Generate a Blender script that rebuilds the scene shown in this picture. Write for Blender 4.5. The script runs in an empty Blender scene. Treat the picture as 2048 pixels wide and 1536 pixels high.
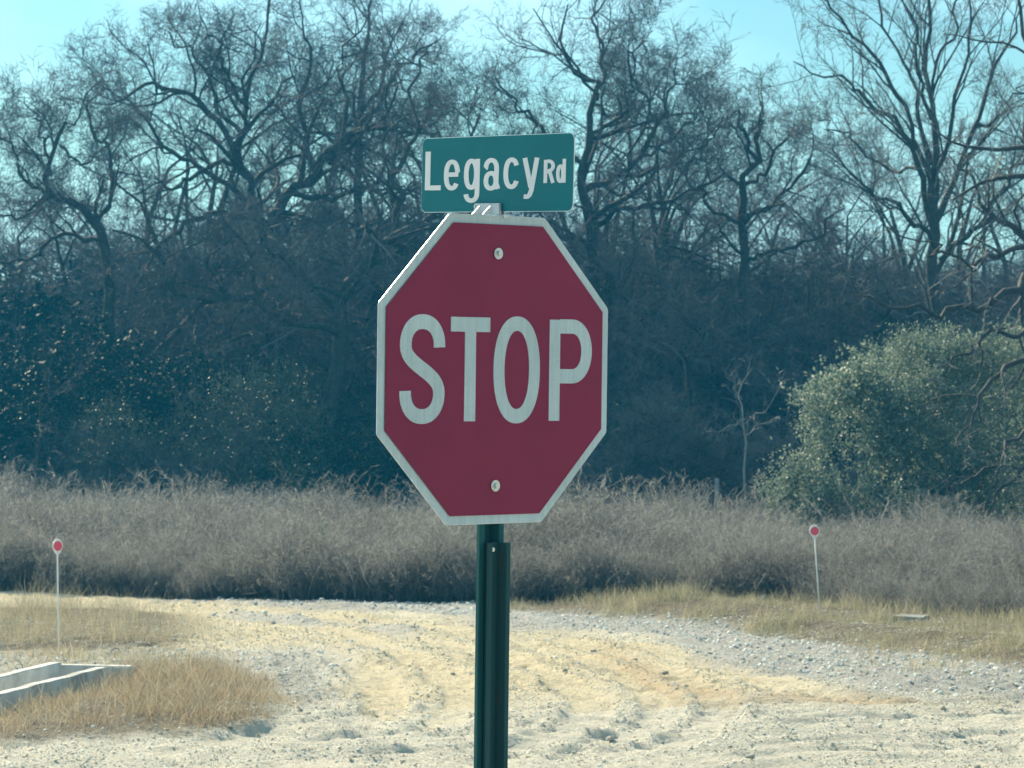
import bpy, math, random
import numpy as np
from mathutils import Vector, Matrix, Euler
random.seed(7)
RS = np.random.RandomState(7)
scene = bpy.context.scene
C = scene.collection

# ------------------------------------------------------------------ camera, sky, sun, exposure
CAM_H = 1.8
FPX = 6400.0            # focal length for a 2048 px wide picture
cam_d = bpy.data.cameras.new('camera')
cam_d.lens = FPX / 2048 * 36
cam_d.sensor_width = 36
cam_d.clip_start = 0.1
cam_d.clip_end = 2000
cam_d.dof.use_dof = True
cam_d.dof.focus_distance = 7.95
cam_d.dof.aperture_fstop = 21
cam = bpy.data.objects.new('camera', cam_d)
C.objects.link(cam)
cam.location = (0, 0, CAM_H)
cam.rotation_euler = (math.radians(90), 0, 0)
scene.camera = cam

SUN_AZ = math.radians(-36)     # left of the view direction (+Y)
SUN_EL = math.radians(36)
world = bpy.data.worlds.new('World')
scene.world = world
world.use_nodes = True
wn = world.node_tree
wn.nodes.clear()
def N(t, typ, **kw):
    n = t.nodes.new(typ)
    for k, v in kw.items():
        if k in n.inputs: n.inputs[k].default_value = v
        else: setattr(n, k, v)
    return n
w_out = N(wn, 'ShaderNodeOutputWorld')
w_bg = N(wn, 'ShaderNodeBackground')
w_bg.inputs['Strength'].default_value = 0.062
sky = N(wn, 'ShaderNodeTexSky')
sky.sky_type = 'NISHITA'
sky.sun_disc = False
sky.sun_elevation = SUN_EL
sky.sun_rotation = SUN_AZ
sky.air_density = 1.0
sky.dust_density = 0.6
sky.ozone_density = 1.0
tint = N(wn, 'ShaderNodeMix'); tint.data_type = 'RGBA'; tint.blend_type = 'MULTIPLY'
tint.inputs[0].default_value = 1.0
tint.inputs[7].default_value = (0.60, 0.95, 0.98, 1)
wn.links.new(sky.outputs[0], tint.inputs[6])
# thin high cloud
wtc = N(wn, 'ShaderNodeTexCoord')
wmap = N(wn, 'ShaderNodeMapping'); wmap.inputs['Scale'].default_value = (5.0, 5.0, 14.0)
wmap.inputs['Location'].default_value = (0.35, 0.1, 0.2)
wno = N(wn, 'ShaderNodeTexNoise'); wno.inputs['Scale'].default_value = 1.0; wno.inputs['Detail'].default_value = 5
wno.inputs['Roughness'].default_value = 0.45
wr = N(wn, 'ShaderNodeMapRange'); wr.inputs[1].default_value = 0.42; wr.inputs[2].default_value = 0.66
wr.inputs[3].default_value = 0.0; wr.inputs[4].default_value = 0.75
wcl = N(wn, 'ShaderNodeMix'); wcl.data_type = 'RGBA'
wcl.inputs[7].default_value = (8.2, 12.2, 13.0, 1)
wn.links.new(wtc.outputs['Generated'], wmap.inputs[0]); wn.links.new(wmap.outputs[0], wno.inputs[0])
wn.links.new(wno.outputs[0], wr.inputs[0]); wn.links.new(wr.outputs[0], wcl.inputs[0])
wn.links.new(tint.outputs[2], wcl.inputs[6]); wn.links.new(wcl.outputs[2], w_bg.inputs[0])
wn.links.new(w_bg.outputs[0], w_out.inputs[0])

sd = bpy.data.lights.new('sun', 'SUN')
sd.energy = 5.0
sd.angle = math.radians(0.5)
sd.color = (1.0, 0.87, 0.64)
sun = bpy.data.objects.new('sun', sd)
C.objects.link(sun)
sdir = Vector((math.sin(SUN_AZ) * math.cos(SUN_EL), math.cos(SUN_AZ) * math.cos(SUN_EL), math.sin(SUN_EL)))
sun.rotation_euler = sdir.to_track_quat('Z', 'Y').to_euler()

scene.view_settings.view_transform = 'Standard'
scene.view_settings.look = 'None'
scene.view_settings.exposure = 0.97
scene.view_settings.gamma = 1.0
scene.view_settings.use_curve_mapping = False

# ------------------------------------------------------------------ helpers
def P(x, y, D):
    """a point seen at (x, y) of the 2048 x 1536 photograph and D metres away"""
    return Vector(((x - 1024) / FPX * D, D, CAM_H - (y - 768) / FPX * D))
def gxy(x, y):
    D = CAM_H * FPX / (y - 768)
    return (x - 1024) / FPX * D, D
def link(o, parent=None):
    C.objects.link(o)
    if parent is not None: o.parent = parent
    return o
def tag(o, label=None, cat=None, group=None, kind=None):
    if label: o['label'] = label
    if cat: o['category'] = cat
    if group: o['group'] = group
    if kind: o['kind'] = kind
    return o
def empty(name, loc, rot=(0, 0, 0)):
    o = bpy.data.objects.new(name, None)
    o.location = loc; o.rotation_euler = rot
    o.empty_display_size = 0.1
    return link(o)
def np_mesh(name, V, F, smooth=False):
    """V (n,3), F (m,3) or (m,4) arrays"""
    V = np.ascontiguousarray(V, dtype=np.float32); F = np.ascontiguousarray(F, dtype=np.int32)
    me = bpy.data.meshes.new(name)
    me.vertices.add(len(V)); me.vertices.foreach_set('co', V.ravel())
    k = F.shape[1]
    me.loops.add(F.size); me.loops.foreach_set('vertex_index', F.ravel())
    me.polygons.add(len(F))
    me.polygons.foreach_set('loop_start', np.arange(0, F.size, k, dtype=np.int32))
    me.polygons.foreach_set('loop_total', np.full(len(F), k, dtype=np.int32))
    me.update(calc_edges=True)
    me.polygons.foreach_set('use_smooth', np.full(len(F), smooth, dtype=bool))
    return me
def mobj(name, me, mat=None, parent=None):
    o = bpy.data.objects.new(name, me)
    if mat is not None:
        if len(me.materials) == 0: me.materials.append(mat)
    return link(o, parent)
def poly_mesh(name, verts, faces, smooth=False):
    me = bpy.data.meshes.new(name)
    me.from_pydata([tuple(v) for v in verts], [], faces)
    me.update()
    if smooth:
        for p in me.polygons: p.use_smooth = True
    return me

# ---- value noise in numpy
def _hash(ix, iy, s):
    h = (ix.astype(np.int64) * 374761393 + iy.astype(np.int64) * 668265263 + s * 974634777) & 0x7fffffff
    h = ((h ^ (h >> 13)) * 1274126177) & 0x7fffffff
    return ((h ^ (h >> 16)) & 0xffff) / 65535.0
def vnoise(x, y, s=0):
    ix = np.floor(x); iy = np.floor(y)
    fx = x - ix; fy = y - iy
    fx = fx * fx * (3 - 2 * fx); fy = fy * fy * (3 - 2 * fy)
    a = _hash(ix, iy, s); b = _hash(ix + 1, iy, s); c = _hash(ix, iy + 1, s); d = _hash(ix + 1, iy + 1, s)
    return (a * (1 - fx) + b * fx) * (1 - fy) + (c * (1 - fx) + d * fx) * fy
def fbm(x, y, s=0, o=4):
    r = 0; a = 0.5; t = 0
    for i in range(o):
        r = r + a * vnoise(x * 2 ** i, y * 2 ** i, s + i * 17); t += a; a *= 0.55
    return r / t

# ------------------------------------------------------------------ materials
def mat_base(name):
    m = bpy.data.materials.new(name); m.use_nodes = True
    t = m.node_tree; b = t.nodes['Principled BSDF']
    return m, t, b
def ramp(t, fac, stops):
    r = t.nodes.new('ShaderNodeValToRGB')
    el = r.color_ramp.elements
    while len(el) < len(stops): el.new(0.5)
    for e, (p, c) in zip(el, stops):
        e.position = p; e.color = (*c, 1)
    t.links.new(fac, r.inputs[0])
    return r
def noisy(name, stops, scale=8, detail=5, rough=0.8, bump=0.0, bscale=60, coord='Object', stretch=None, metallic=0, spec=0.5, bdist=0.01):
    m, t, b = mat_base(name)
    tc = N(t, 'ShaderNodeTexCoord')
    src = tc.outputs[coord]
    if stretch:
        mp = N(t, 'ShaderNodeMapping'); mp.inputs['Scale'].default_value = stretch
        t.links.new(src, mp.inputs[0]); src = mp.outputs[0]
    n = N(t, 'ShaderNodeTexNoise'); n.inputs['Scale'].default_value = scale; n.inputs['Detail'].default_value = detail
    n.inputs['Roughness'].default_value = 0.6
    t.links.new(src, n.inputs[0])
    r = ramp(t, n.outputs[0], stops)
    t.links.new(r.outputs[0], b.inputs['Base Color'])
    b.inputs['Roughness'].default_value = rough
    b.inputs['Metallic'].default_value = metallic
    b.inputs['Specular IOR Level'].default_value = spec
    if bump:
        n2 = N(t, 'ShaderNodeTexNoise'); n2.inputs['Scale'].default_value = bscale; n2.inputs['Detail'].default_value = 4
        t.links.new(src, n2.inputs[0])
        bp = N(t, 'ShaderNodeBump'); bp.inputs['Strength'].default_value = bump; bp.inputs['Distance'].default_value = bdist
        t.links.new(n2.outputs[0], bp.inputs['Height']); t.links.new(bp.outputs[0], b.inputs['Normal'])
    return m
def leafy(name, stops, scale=1.5, rough=0.45, transl=0.25, spec=0.5, per_island=True):
    """thin foliage / straw: colour varies from piece to piece, some light goes through"""
    m, t, b = mat_base(name)
    if per_island:
        g = N(t, 'ShaderNodeNewGeometry'); src = g.outputs['Random Per Island']
        tc = N(t, 'ShaderNodeTexCoord')
        n = N(t, 'ShaderNodeTexNoise'); n.inputs['Scale'].default_value = scale; n.inputs['Detail'].default_value = 3
        t.links.new(tc.outputs['Object'], n.inputs[0])
        mx = N(t, 'ShaderNodeMath', operation='MULTIPLY_ADD'); mx.inputs[1].default_value = 0.55
        sb = N(t, 'ShaderNodeMath', operation='MULTIPLY'); sb.inputs[1].default_value = 0.45
        t.links.new(n.outputs[0], sb.inputs[0]); t.links.new(src, mx.inputs[0]); t.links.new(sb.outputs[0], mx.inputs[2])
        fac = mx.outputs[0]
    else:
        oi = N(t, 'ShaderNodeObjectInfo'); fac = oi.outputs['Random']
    r = ramp(t, fac, stops)
    t.links.new(r.outputs[0], b.inputs['Base Color'])
    b.inputs['Roughness'].default_value = rough
    b.inputs['Specular IOR Level'].default_value = spec
    tr = N(t, 'ShaderNodeBsdfTranslucent'); t.links.new(r.outputs[0], tr.inputs[0])
    ms = N(t, 'ShaderNodeMixShader'); ms.inputs[0].default_value = transl
    t.links.new(b.outputs[0], ms.inputs[1]); t.links.new(tr.outputs[0], ms.inputs[2])
    t.links.new(ms.outputs[0], t.nodes['Material Output'].inputs[0])
    return m

M_bark = noisy('bark', [(0.25, (0.022, 0.019, 0.017)), (0.55, (0.05, 0.044, 0.038)), (0.8, (0.11, 0.10, 0.088))], scale=14, rough=0.85, bump=0.6, bscale=40, bdist=0.02)
M_twig = noisy('twig', [(0.3, (0.085, 0.073, 0.076)), (0.7, (0.19, 0.17, 0.175))], scale=1.2, rough=0.8, spec=.15)
M_twig_pale = noisy('pale_twig', [(0.3, (0.15, 0.135, 0.12)), (0.7, (0.32, 0.30, 0.27))], scale=1.5, rough=0.8, spec=.15)
M_dead = noisy('dead_wood', [(0.3, (0.2, 0.18, 0.17)), (0.7, (0.4, 0.36, 0.33))], scale=3, rough=0.7)
M_leaf = leafy('evergreen_leaf', [(0.15, (0.07, 0.105, 0.075)), (0.5, (0.165, 0.215, 0.155)), (0.85, (0.36, 0.42, 0.33))], rough=0.5, transl=0.45, spec=.5)
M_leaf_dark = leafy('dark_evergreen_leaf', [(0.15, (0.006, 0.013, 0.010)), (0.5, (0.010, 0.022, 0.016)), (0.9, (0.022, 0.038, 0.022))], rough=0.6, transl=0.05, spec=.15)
M_leaf_olive = leafy('olive_leaf', [(0.15, (0.045, 0.058, 0.034)), (0.5, (0.085, 0.105, 0.065)), (0.9, (0.17, 0.19, 0.14))], rough=0.45, transl=0.2, spec=.35)
M_brush = leafy('dry_weed_stem', [(0.1, (0.10, 0.10, 0.093)), (0.5, (0.205, 0.205, 0.192)), (0.9, (0.38, 0.38, 0.355))], scale=1.0, rough=0.6, transl=0.55)
M_brush_dark = leafy('dark_weed_stem', [(0.1, (0.07, 0.068, 0.06)), (0.5, (0.13, 0.125, 0.11)), (0.9, (0.24, 0.235, 0.21))], scale=1.0, rough=0.6, transl=0.45)
M_straw = leafy('straw', [(0.1, (0.26, 0.22, 0.14)), (0.5, (0.46, 0.40, 0.27)), (0.9, (0.68, 0.61, 0.46))], rough=0.5, transl=0.35)
M_straw_green = leafy('fading_green_grass', [(0.1, (0.17, 0.17, 0.09)), (0.5, (0.38, 0.35, 0.21)), (0.9, (0.62, 0.56, 0.40))], rough=0.5, transl=0.35)
M_rust_grass = leafy('russet_grass', [(0.1, (0.20, 0.145, 0.095)), (0.5, (0.42, 0.32, 0.21)), (0.9, (0.62, 0.51, 0.36))], rough=0.5, transl=0.35)
M_conc = noisy('concrete', [(0.3, (0.30, 0.29, 0.26)), (0.5, (0.52, 0.51, 0.47)), (0.7, (0.66, 0.65, 0.61))], scale=5, detail=8, rough=0.85, bump=0.7, bscale=40, bdist=0.01)
M_white_pl = noisy('white_plastic', [(0.3, (0.72, 0.72, 0.70)), (0.7, (0.80, 0.80, 0.78))], scale=20, rough=0.35)

def stone_mat(name, c0, c1, c2):
    m, t, b = mat_base(name)
    oi = N(t, 'ShaderNodeObjectInfo')
    r = ramp(t, oi.outputs['Random'], [(0.05, c0), (0.5, c1), (0.95, c2)])
    t.links.new(r.outputs[0], b.inputs['Base Color'])
    b.inputs['Roughness'].default_value = 0.9
    return m
M_stone_white = stone_mat('pale_limestone', (0.60, 0.58, 0.50), (0.74, 0.71, 0.62), (0.84, 0.81, 0.72))
M_stone_grey = stone_mat('grey_limestone', (0.40, 0.40, 0.39), (0.55, 0.545, 0.52), (0.70, 0.69, 0.65))
M_stone_tan = stone_mat('tan_stone', (0.42, 0.35, 0.25), (0.60, 0.50, 0.36), (0.72, 0.63, 0.48))
M_clod = noisy('loose_rock', [(0.3, (0.32, 0.29, 0.24)), (0.7, (0.52, 0.48, 0.40))], scale=30, rough=0.9, bump=0.4, bscale=90)

# ------------------------------------------------------------------ ground zones (curves taken on the ground plane)
def zone(x, y):
    """photo-row coordinates of ground points, to lay out the road edges"""
    yy = np.maximum(y, 1.0)
    return 1024 + x / yy * FPX, 768 + CAM_H * FPX / yy
def brush_front(px): return np.interp(px, [-900, 0, 300, 600, 950, 1300, 1600, 1750, 1850, 2048, 3000], [1184, 1188, 1192, 1203, 1208, 1206, 1216, 1236, 1246, 1258, 1310])
def grass_low(px): return np.interp(px, [940, 1020, 1300, 1500, 1700, 1900, 2048, 3000], [1206, 1222, 1240, 1262, 1292, 1318, 1345, 1450])
def gravel_low(px): return np.interp(px, [300, 600, 1000, 1300, 1500, 1700, 1900, 2100, 3000], [1196, 1216, 1248, 1280, 1330, 1372, 1388, 1395, 1470])
def tan_low(px): return np.interp(px, [-800, 0, 300, 550, 750, 1000, 1300, 1500, 1800, 2048, 3000], [1300, 1300, 1300, 1330, 1430, 1425, 1405, 1405, 1398, 1392, 1480])
def sstep(a, b, v):
    t = np.clip((v - a) / (b - a), 0, 1); return t * t * (3 - 2 * t)

TR_A = np.array([-2.57, 19.50]); TR_B = np.array([-3.49, 15.40])   # trough axis: far end, near end (second beyond the frame)
def trough_uv(x, y):
    d = TR_B - TR_A; L = np.hypot(*d); d = d / L; n = np.array([-d[1], d[0]])
    rx = x - TR_A[0]; ry = y - TR_A[1]
    return (rx * d[0] + ry * d[1]), (rx * n[0] + ry * n[1]), L

def patch_front(px, py):     # russet grass patch in front of the trough
    e = np.interp(px, [-800, 0, 200, 400, 520, 600], [1500, 1492, 1482, 1468, 1455, 1425])
    u = np.interp(px, [-800, 0, 140, 260, 420, 520, 560], [1420, 1402, 1372, 1345, 1340, 1372, 1400])
    return sstep(-14, 10, py - u) * sstep(-8, 8, e - py) * sstep(640, 460, px)
def patch_back(px, py):      # tall pale grass behind the trough
    e = np.interp(px, [-800, 0, 140, 300, 400, 480], [1300, 1296, 1292, 1290, 1275, 1250])
    u = np.interp(px, [-800, 0, 200, 300, 400], [1222, 1222, 1222, 1226, 1235])
    return sstep(-6, 6, py - u) * sstep(-6, 6, e - py) * sstep(500, 240, px)

def track(x, y):
    """coordinates across and along the wheel tracks: sweeping bend far off, cross road near by"""
    px, py = zone(x, y)
    w = sstep(-35, 45, py - tan_low(px))
    cn = y - .22 * x; an = x + .22 * y
    cb = (y - 22 + 1.35 * x + .10 * x * np.abs(x)) / 1.7; ab = (x - 1.35 * (y - 22)) / 1.7
    return cb * (1 - w) + (cn - 20) * w, ab * (1 - w) + an * w, w
RUTS = [[(420,1215),(620,1238),(820,1275),(1000,1320),(1120,1362),(1185,1400),(1170,1440),(1100,1475),(980,1500),(800,1515)],
        [(480,1235),(640,1262),(780,1300),(880,1345),(930,1390),(915,1430),(850,1460),(700,1480),(500,1500)],
        [(640,1300),(720,1335),(765,1380),(768,1425),(720,1450),(620,1470),(450,1490)],
        [(1020,1290),(1180,1325),(1290,1370),(1330,1410),(1300,1455),(1200,1490),(1050,1515),(800,1530)],
        [(1100,1285),(1280,1322),(1400,1370),(1440,1420),(1400,1465),(1300,1500),(1150,1530)],
        [(1150,1275),(1350,1310),(1500,1350),(1650,1385),(1850,1400),(2200,1402)],
        [(100,1194),(500,1210),(850,1232),(1200,1262),(1450,1300)], [(80,1206),(450,1222),(800,1250),(1100,1290)],
        [(380,1488),(700,1440),(1000,1418),(1300,1412)], [(500,1532),(1000,1492),(1500,1455),(2200,1425)], [(800,1540),(1400,1500),(2200,1465)], [(1300,1536),(1700,1512),(2200,1495)]]
RUT_W = []
for k_, line_ in enumerate(RUTS):
    w_ = np.array([gxy(a, b_) for a, b_ in line_]); m_ = len(w_)
    ext_ = np.vstack([2 * w_[0] - w_[1], w_, 2 * w_[-1] - w_[-2]]); o_ = []
    for q_ in np.linspace(0, m_ - 1, 44):
        i_ = min(int(q_), m_ - 2); f_ = q_ - i_; p0, p1, p2, p3 = ext_[i_:i_ + 4]
        o_.append(.5 * ((2 * p1) + (-p0 + p2) * f_ + (2 * p0 - 5 * p1 + 4 * p2 - p3) * f_ * f_ + (-p0 + 3 * p1 - 3 * p2 + p3) * f_ ** 3))
    RUT_W.append(np.array(o_))
def rut_height(x, y):
    h = np.zeros(x.shape)
    for k, w in enumerate(RUT_W):
        sel = (x > w[:, 0].min() - .5) & (x < w[:, 0].max() + .5) & (y > w[:, 1].min() - .5) & (y < w[:, 1].max() + .5)
        if not sel.any(): continue
        xs_, ys_ = x[sel], y[sel]; best = np.full(xs_.shape, 9.); sa = np.zeros(xs_.shape); acc = 0
        for a, b_ in zip(w[:-1], w[1:]):
            d = b_ - a; L = np.hypot(*d); t = np.clip(((xs_ - a[0]) * d[0] + (ys_ - a[1]) * d[1]) / (L * L), 0, 1)
            cr = np.sign(d[0] * (ys_ - a[1]) - d[1] * (xs_ - a[0]))
            dd = np.hypot(xs_ - a[0] - t * d[0], ys_ - a[1] - t * d[1])
            m = dd < np.abs(best); best = np.where(m, dd * cr, best); sa = np.where(m, acc + t * L, sa); acc += L
        ab = np.abs(best + .03 * (fbm(xs_ * 3, ys_ * 3, 700 + k) - .5)); fade = sstep(0, .5, sa) * sstep(acc, acc - .6, sa) * (.45 + .9 * fbm(xs_ * .8, ys_ * .8, 720 + k))
        g = -.030 * sstep(.15, .09, ab) + .024 * np.exp(-((ab - .18) / .05) ** 2)
        g = g + .009 * sstep(.13, .08, ab) * np.sin(sa * 62 + np.sign(best) * ab * 30) + .006 * sstep(.14, .1, ab) * np.cos(best * 95)
        h[sel] += g * fade
    return np.clip(h * .6, -.012, .015)
def height(x, y):
    px, py = zone(x, y)
    tc_, ta_, tw_ = track(x, y)
    rn = fbm(tc_ * 7.0 + 40, ta_ * .55, 601, 4)
    veh = sstep(0, 14, py - brush_front(px)) * sstep(-30, 60, px - 330 + 40 * (py > 1480)) * sstep(-10, 10, py - np.where(px > 1000, grass_low(px), 0))
    trk = (rn - .5) * .034 + (fbm(tc_ * 22, ta_ * 1.6, 611, 2) - .5) * .03
    near = sstep(60, 40, y)
    h = (fbm(x * 0.7, y * 0.7, 3) - 0.5) * 0.10 * near
    h += (fbm(x * 4, y * 4, 5) - 0.5) * 0.03 * near
    h += (fbm(x * 9, y * 11, 9, 3) - 0.5) * (0.024 + 0.05 * fbm(x * .8, y * .8, 13) ** 2) * sstep(34, 28, y)
    trk = trk * (1 - .85 * np.clip(patch_front(px, py) + patch_back(px, py), 0, 1))
    h += rut_height(x, y) * (y > 12)
    h += trk * veh * sstep(30, 27, y) * (y > 12)
    # field falls away behind the road
    h += -0.75 * sstep(26, 50, y) * (0.75 + 0.35 * sstep(0, 5, x))
    # ruts of the near road (run across) and of the bend
    onroad = sstep(-10, 30, py - tan_low(px)) * sstep(10, 13, y)
    q = y - 0.22 * x + 0.5 * (fbm(x * 0.35, y * 0.35, 21) - .5)
    h += onroad * 0.014 * np.sin(q * 5.1) * (0.4 + fbm(x * .5, y * .9, 31))
    h += onroad * 0.008 * np.sin(q * 23 + 2 * np.sin(x * .9)) * sstep(.45, .6, fbm(x * .4, y * 1.5, 41))
    bend = (1 - onroad) * sstep(0, 20, py - brush_front(px)) * sstep(-40, 40, px - 380)
    cx, cy = -0.9, 15.2            # wheel tracks curve round the corner
    r = np.hypot((x - cx) * 1.0, (y - cy) * 0.62)
    h += bend * 0.010 * np.sin(r * 9.0) * sstep(-.2, .4, fbm(x * .4, y * .4, 51))
    # tread marks: short bars on a curved strip
    for (r0, wd, a0, a1) in ((2.55, 0.16, 0.3, 1.9), (1.55, 0.14, 0.2, 1.7), (3.45, 0.15, 0.5, 2.2)):
        ang = np.arctan2((y - cy) * 0.62, (x - cx))
        s_ = np.exp(-((r - r0) / wd) ** 2) * sstep(a0, a0 + .1, ang) * sstep(a1, a1 - .3, ang)
        h += s_ * (-0.006 + 0.011 * np.sin(ang * r0 * 55 + np.sin((r - r0) * 40) * 1.2))
    # dug edge between the road coming down and the cross road
    e = np.abs(py - (tan_low(px) + 2 + 7 * (fbm(x * 2.2, y * 2.2, 61) - .5)))
    h += -0.03 * np.exp(-(e / 5.0) ** 2) * sstep(1050, 1250, px)
    h += 0.012 * np.exp(-((py - tan_low(px) - 12) / 8.0) ** 2) * sstep(450, 650, px) * fbm(x * 1.5, y * 1.5, 71) * 1.4
    # berms under the grass
    h += 0.015 * patch_back(px, py) + 0.05 * patch_front(px, py)
    gl = sstep(-8, 18, grass_low(px) - py) * sstep(-4, 8, py - brush_front(px)) * sstep(1000, 1400, px)
    h += 0.09 * gl
    a, b_, L = trough_uv(x, y)
    inside = (a > 0.0) & (a < L) & (np.abs(b_) < 0.225)
    around = sstep(0.75, 0.3, np.abs(b_)) * sstep(-.5, 0, a) * sstep(L + 2, L, a)
    h = h * (1 - around) + around * (0.02 * (fbm(x * 8, y * 8, 81) - .5))
    h = np.where(inside, -0.22 + h * 0.5, h)
    return h

def grow_axis(start, step, lim, k=1.35):
    out = []; v = start
    while abs(v) < lim:
        step *= k; v += step * (1 if start > 0 else -1); out.append(v)
    return out
xs = np.arange(-5.2, 5.2001, 0.036)
xs = np.array(sorted(grow_axis(-5.2, 0.04, 110)) + list(xs) + grow_axis(5.2, 0.04, 110))
ys = list(np.arange(14.0, 27.6, 0.036))
v, st = ys[-1], 0.036
while v < 170: st *= 1.06; v += st; ys.append(v)
v, st = 14.0, 0.036; pre = []
while v > -60: st *= 1.3; v -= st; pre.append(v)
ys = np.array(pre[::-1] + ys)
GX, GY = np.meshgrid(xs, ys)
GZ = height(GX.ravel(), GY.ravel())
nx, ny = len(xs), len(ys)
idx = np.arange(nx * ny).reshape(ny, nx)
F = np.stack([idx[:-1, :-1], idx[:-1, 1:], idx[1:, 1:], idx[1:, :-1]], -1).reshape(-1, 4)
gme = np_mesh('ground', np.stack([GX.ravel(), GY.ravel(), GZ], 1), F, smooth=True)
# masks: R tan dust, G grey stone, B soil under plants, A reddish clay
px, py = zone(GX.ravel(), GY.ravel())
gx, gy = GX.ravel(), GY.ravel()
wob = (fbm(gx * 1.2, gy * 1.2, 101, 5) - .5) * 90
tanm = sstep(-22, 26, py - gravel_low(px) + wob * .5) * sstep(-55, 60, tan_low(px) - py + wob)
tanm = np.maximum(tanm, sstep(0, 6, py - brush_front(px)) * (px < 450) * sstep(-10, 30, 1300 - py + wob))
rh_ = rut_height(gx, gy); tanm = np.clip(tanm + .35 * (rh_ < -.003) * (tanm > .15), 0, 1)
tanm *= np.interp(px, [0, 1100, 1600, 2048], [1, 1, .72, .5])
tanm *= 0.8 + 0.4 * sstep(.3, .6, fbm(gx * .9, gy * .5, 111))
pat = np.exp(-((py - np.interp(px, [350, 600, 800, 900], [1222, 1245, 1262, 1270]) + wob * .15) / 9) ** 2) * sstep(380, 500, px) * sstep(900, 780, px)
pat2 = sstep(0, 30, py - 1285 + wob * .4) * sstep(0, 40, 1440 - py) * sstep(330, 430, px) * sstep(770, 600, px + wob)
tanm *= (1 - .75 * pat) * (1 - .8 * pat2)
grey = sstep(-4, 4, py - np.where(px > 960, grass_low(px), brush_front(px))) * sstep(-22, 24, gravel_low(px) - py + wob * .6) * (px > 300)
grey = np.clip(np.maximum(grey, .7 * pat) + .6 * pat2, 0, 1)
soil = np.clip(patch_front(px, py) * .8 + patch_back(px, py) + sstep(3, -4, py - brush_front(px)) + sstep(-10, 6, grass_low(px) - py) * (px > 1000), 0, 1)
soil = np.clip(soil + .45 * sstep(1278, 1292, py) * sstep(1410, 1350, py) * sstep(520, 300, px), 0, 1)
red_y = np.interp(px, [1100, 1250, 1350, 1500, 1650, 2048], [1290, 1325, 1375, 1392, 1398, 1392])
red = np.exp(-((py - red_y + wob * .25) / np.interp(px, [1100, 1350, 1600, 2048], [12, 26, 12, 6])) ** 2) * sstep(1120, 1260, px) * sstep(2300, 1700, px)
red = np.maximum(red, .5 * np.exp(-((py - 1250) / 14) ** 2) * sstep(1650, 1750, px) * sstep(2000, 1850, px) * 0)
ca = gme.color_attributes.new('zones', 'FLOAT_COLOR', 'POINT')
ca.data.foreach_set('color', np.stack([tanm, grey, soil, red], 1).astype(np.float32).ravel())

tc_, ta_, tw_ = track(gx, gy)
ta2 = gme.attributes.new('track', 'FLOAT_VECTOR', 'POINT')
ta2.data.foreach_set('vector', np.stack([tc_, ta_, tw_ * 0], 1).astype(np.float32).ravel())
m, t, b = mat_base('ground_surface')
at = N(t, 'ShaderNodeVertexColor'); at.layer_name = 'zones'
sep = N(t, 'ShaderNodeSeparateColor'); t.links.new(at.outputs[0], sep.inputs[0])
tc = N(t, 'ShaderNodeTexCoord')
def tex(scale, detail=6, rough=.6):
    n = N(t, 'ShaderNodeTexNoise'); n.inputs['Scale'].default_value = scale; n.inputs['Detail'].default_value = detail
    n.inputs['Roughness'].default_value = rough
    t.links.new(tc.outputs['Object'], n.inputs[0]); return n.outputs[0]
nf = tex(26, 7, .65); nl = tex(1.3, 4)
white = ramp(t, nf, [(.25, (.66, .62, .52)), (.5, (.86, .81, .68)), (.75, (.90, .87, .75))])
tanc = ramp(t, nf, [(.25, (.60, .50, .33)), (.5, (.81, .70, .48)), (.75, (.87, .78, .57))])
greyc = ramp(t, nf, [(.25, (.32, .315, .30)), (.5, (.52, .51, .48)), (.75, (.68, .67, .62))])
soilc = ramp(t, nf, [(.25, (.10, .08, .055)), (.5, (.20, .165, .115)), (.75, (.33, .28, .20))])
redc = ramp(t, nf, [(.25, (.42, .27, .15)), (.5, (.60, .42, .25)), (.75, (.70, .54, .34))])
def mixc(a, b_, f, k=1.0):
    mx = N(t, 'ShaderNodeMix'); mx.data_type = 'RGBA'
    # break the edge of the zone with noise
    ad = N(t, 'ShaderNodeMath', operation='MULTIPLY_ADD'); ad.inputs[1].default_value = 1.5; ad.inputs[2].default_value = -0.75
    t.links.new(nf, ad.inputs[0])
    sm = N(t, 'ShaderNodeMath', operation='ADD'); t.links.new(f, sm.inputs[0]); t.links.new(ad.outputs[0], sm.inputs[1])
    mr = N(t, 'ShaderNodeMapRange'); mr.interpolation_type = 'SMOOTHSTEP'; mr.inputs[1].default_value = 0.0; mr.inputs[2].default_value = 1.0; mr.inputs[4].default_value = k
    t.links.new(sm.outputs[0], mr.inputs[0])
    t.links.new(mr.outputs[0], mx.inputs[0]); t.links.new(a, mx.inputs[6]); t.links.new(b_, mx.inputs[7])
    return mx.outputs[2]
tat = N(t, 'ShaderNodeAttribute'); tat.attribute_name = 'track'
tmp_ = N(t, 'ShaderNodeMapping'); tmp_.inputs['Scale'].default_value = (9, 1.1, 1); t.links.new(tat.outputs['Vector'], tmp_.inputs[0])
tno = N(t, 'ShaderNodeTexNoise'); tno.inputs['Scale'].default_value = 2.4; tno.inputs['Detail'].default_value = 8; tno.inputs['Roughness'].default_value = .68
t.links.new(tmp_.outputs[0], tno.inputs[0])
c = mixc(white.outputs[0], tanc.outputs[0], sep.outputs[0], .95)
c = mixc(c, greyc.outputs[0], sep.outputs[1])
c = mixc(c, redc.outputs[0], at.outputs[1], .5)
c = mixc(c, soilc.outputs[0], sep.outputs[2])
trp = ramp(t, tno.outputs[0], [(.3, (.85, .84, .83)), (.5, (.98, .98, .98)), (.7, (1.0, 1.0, 1.0))])
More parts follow.
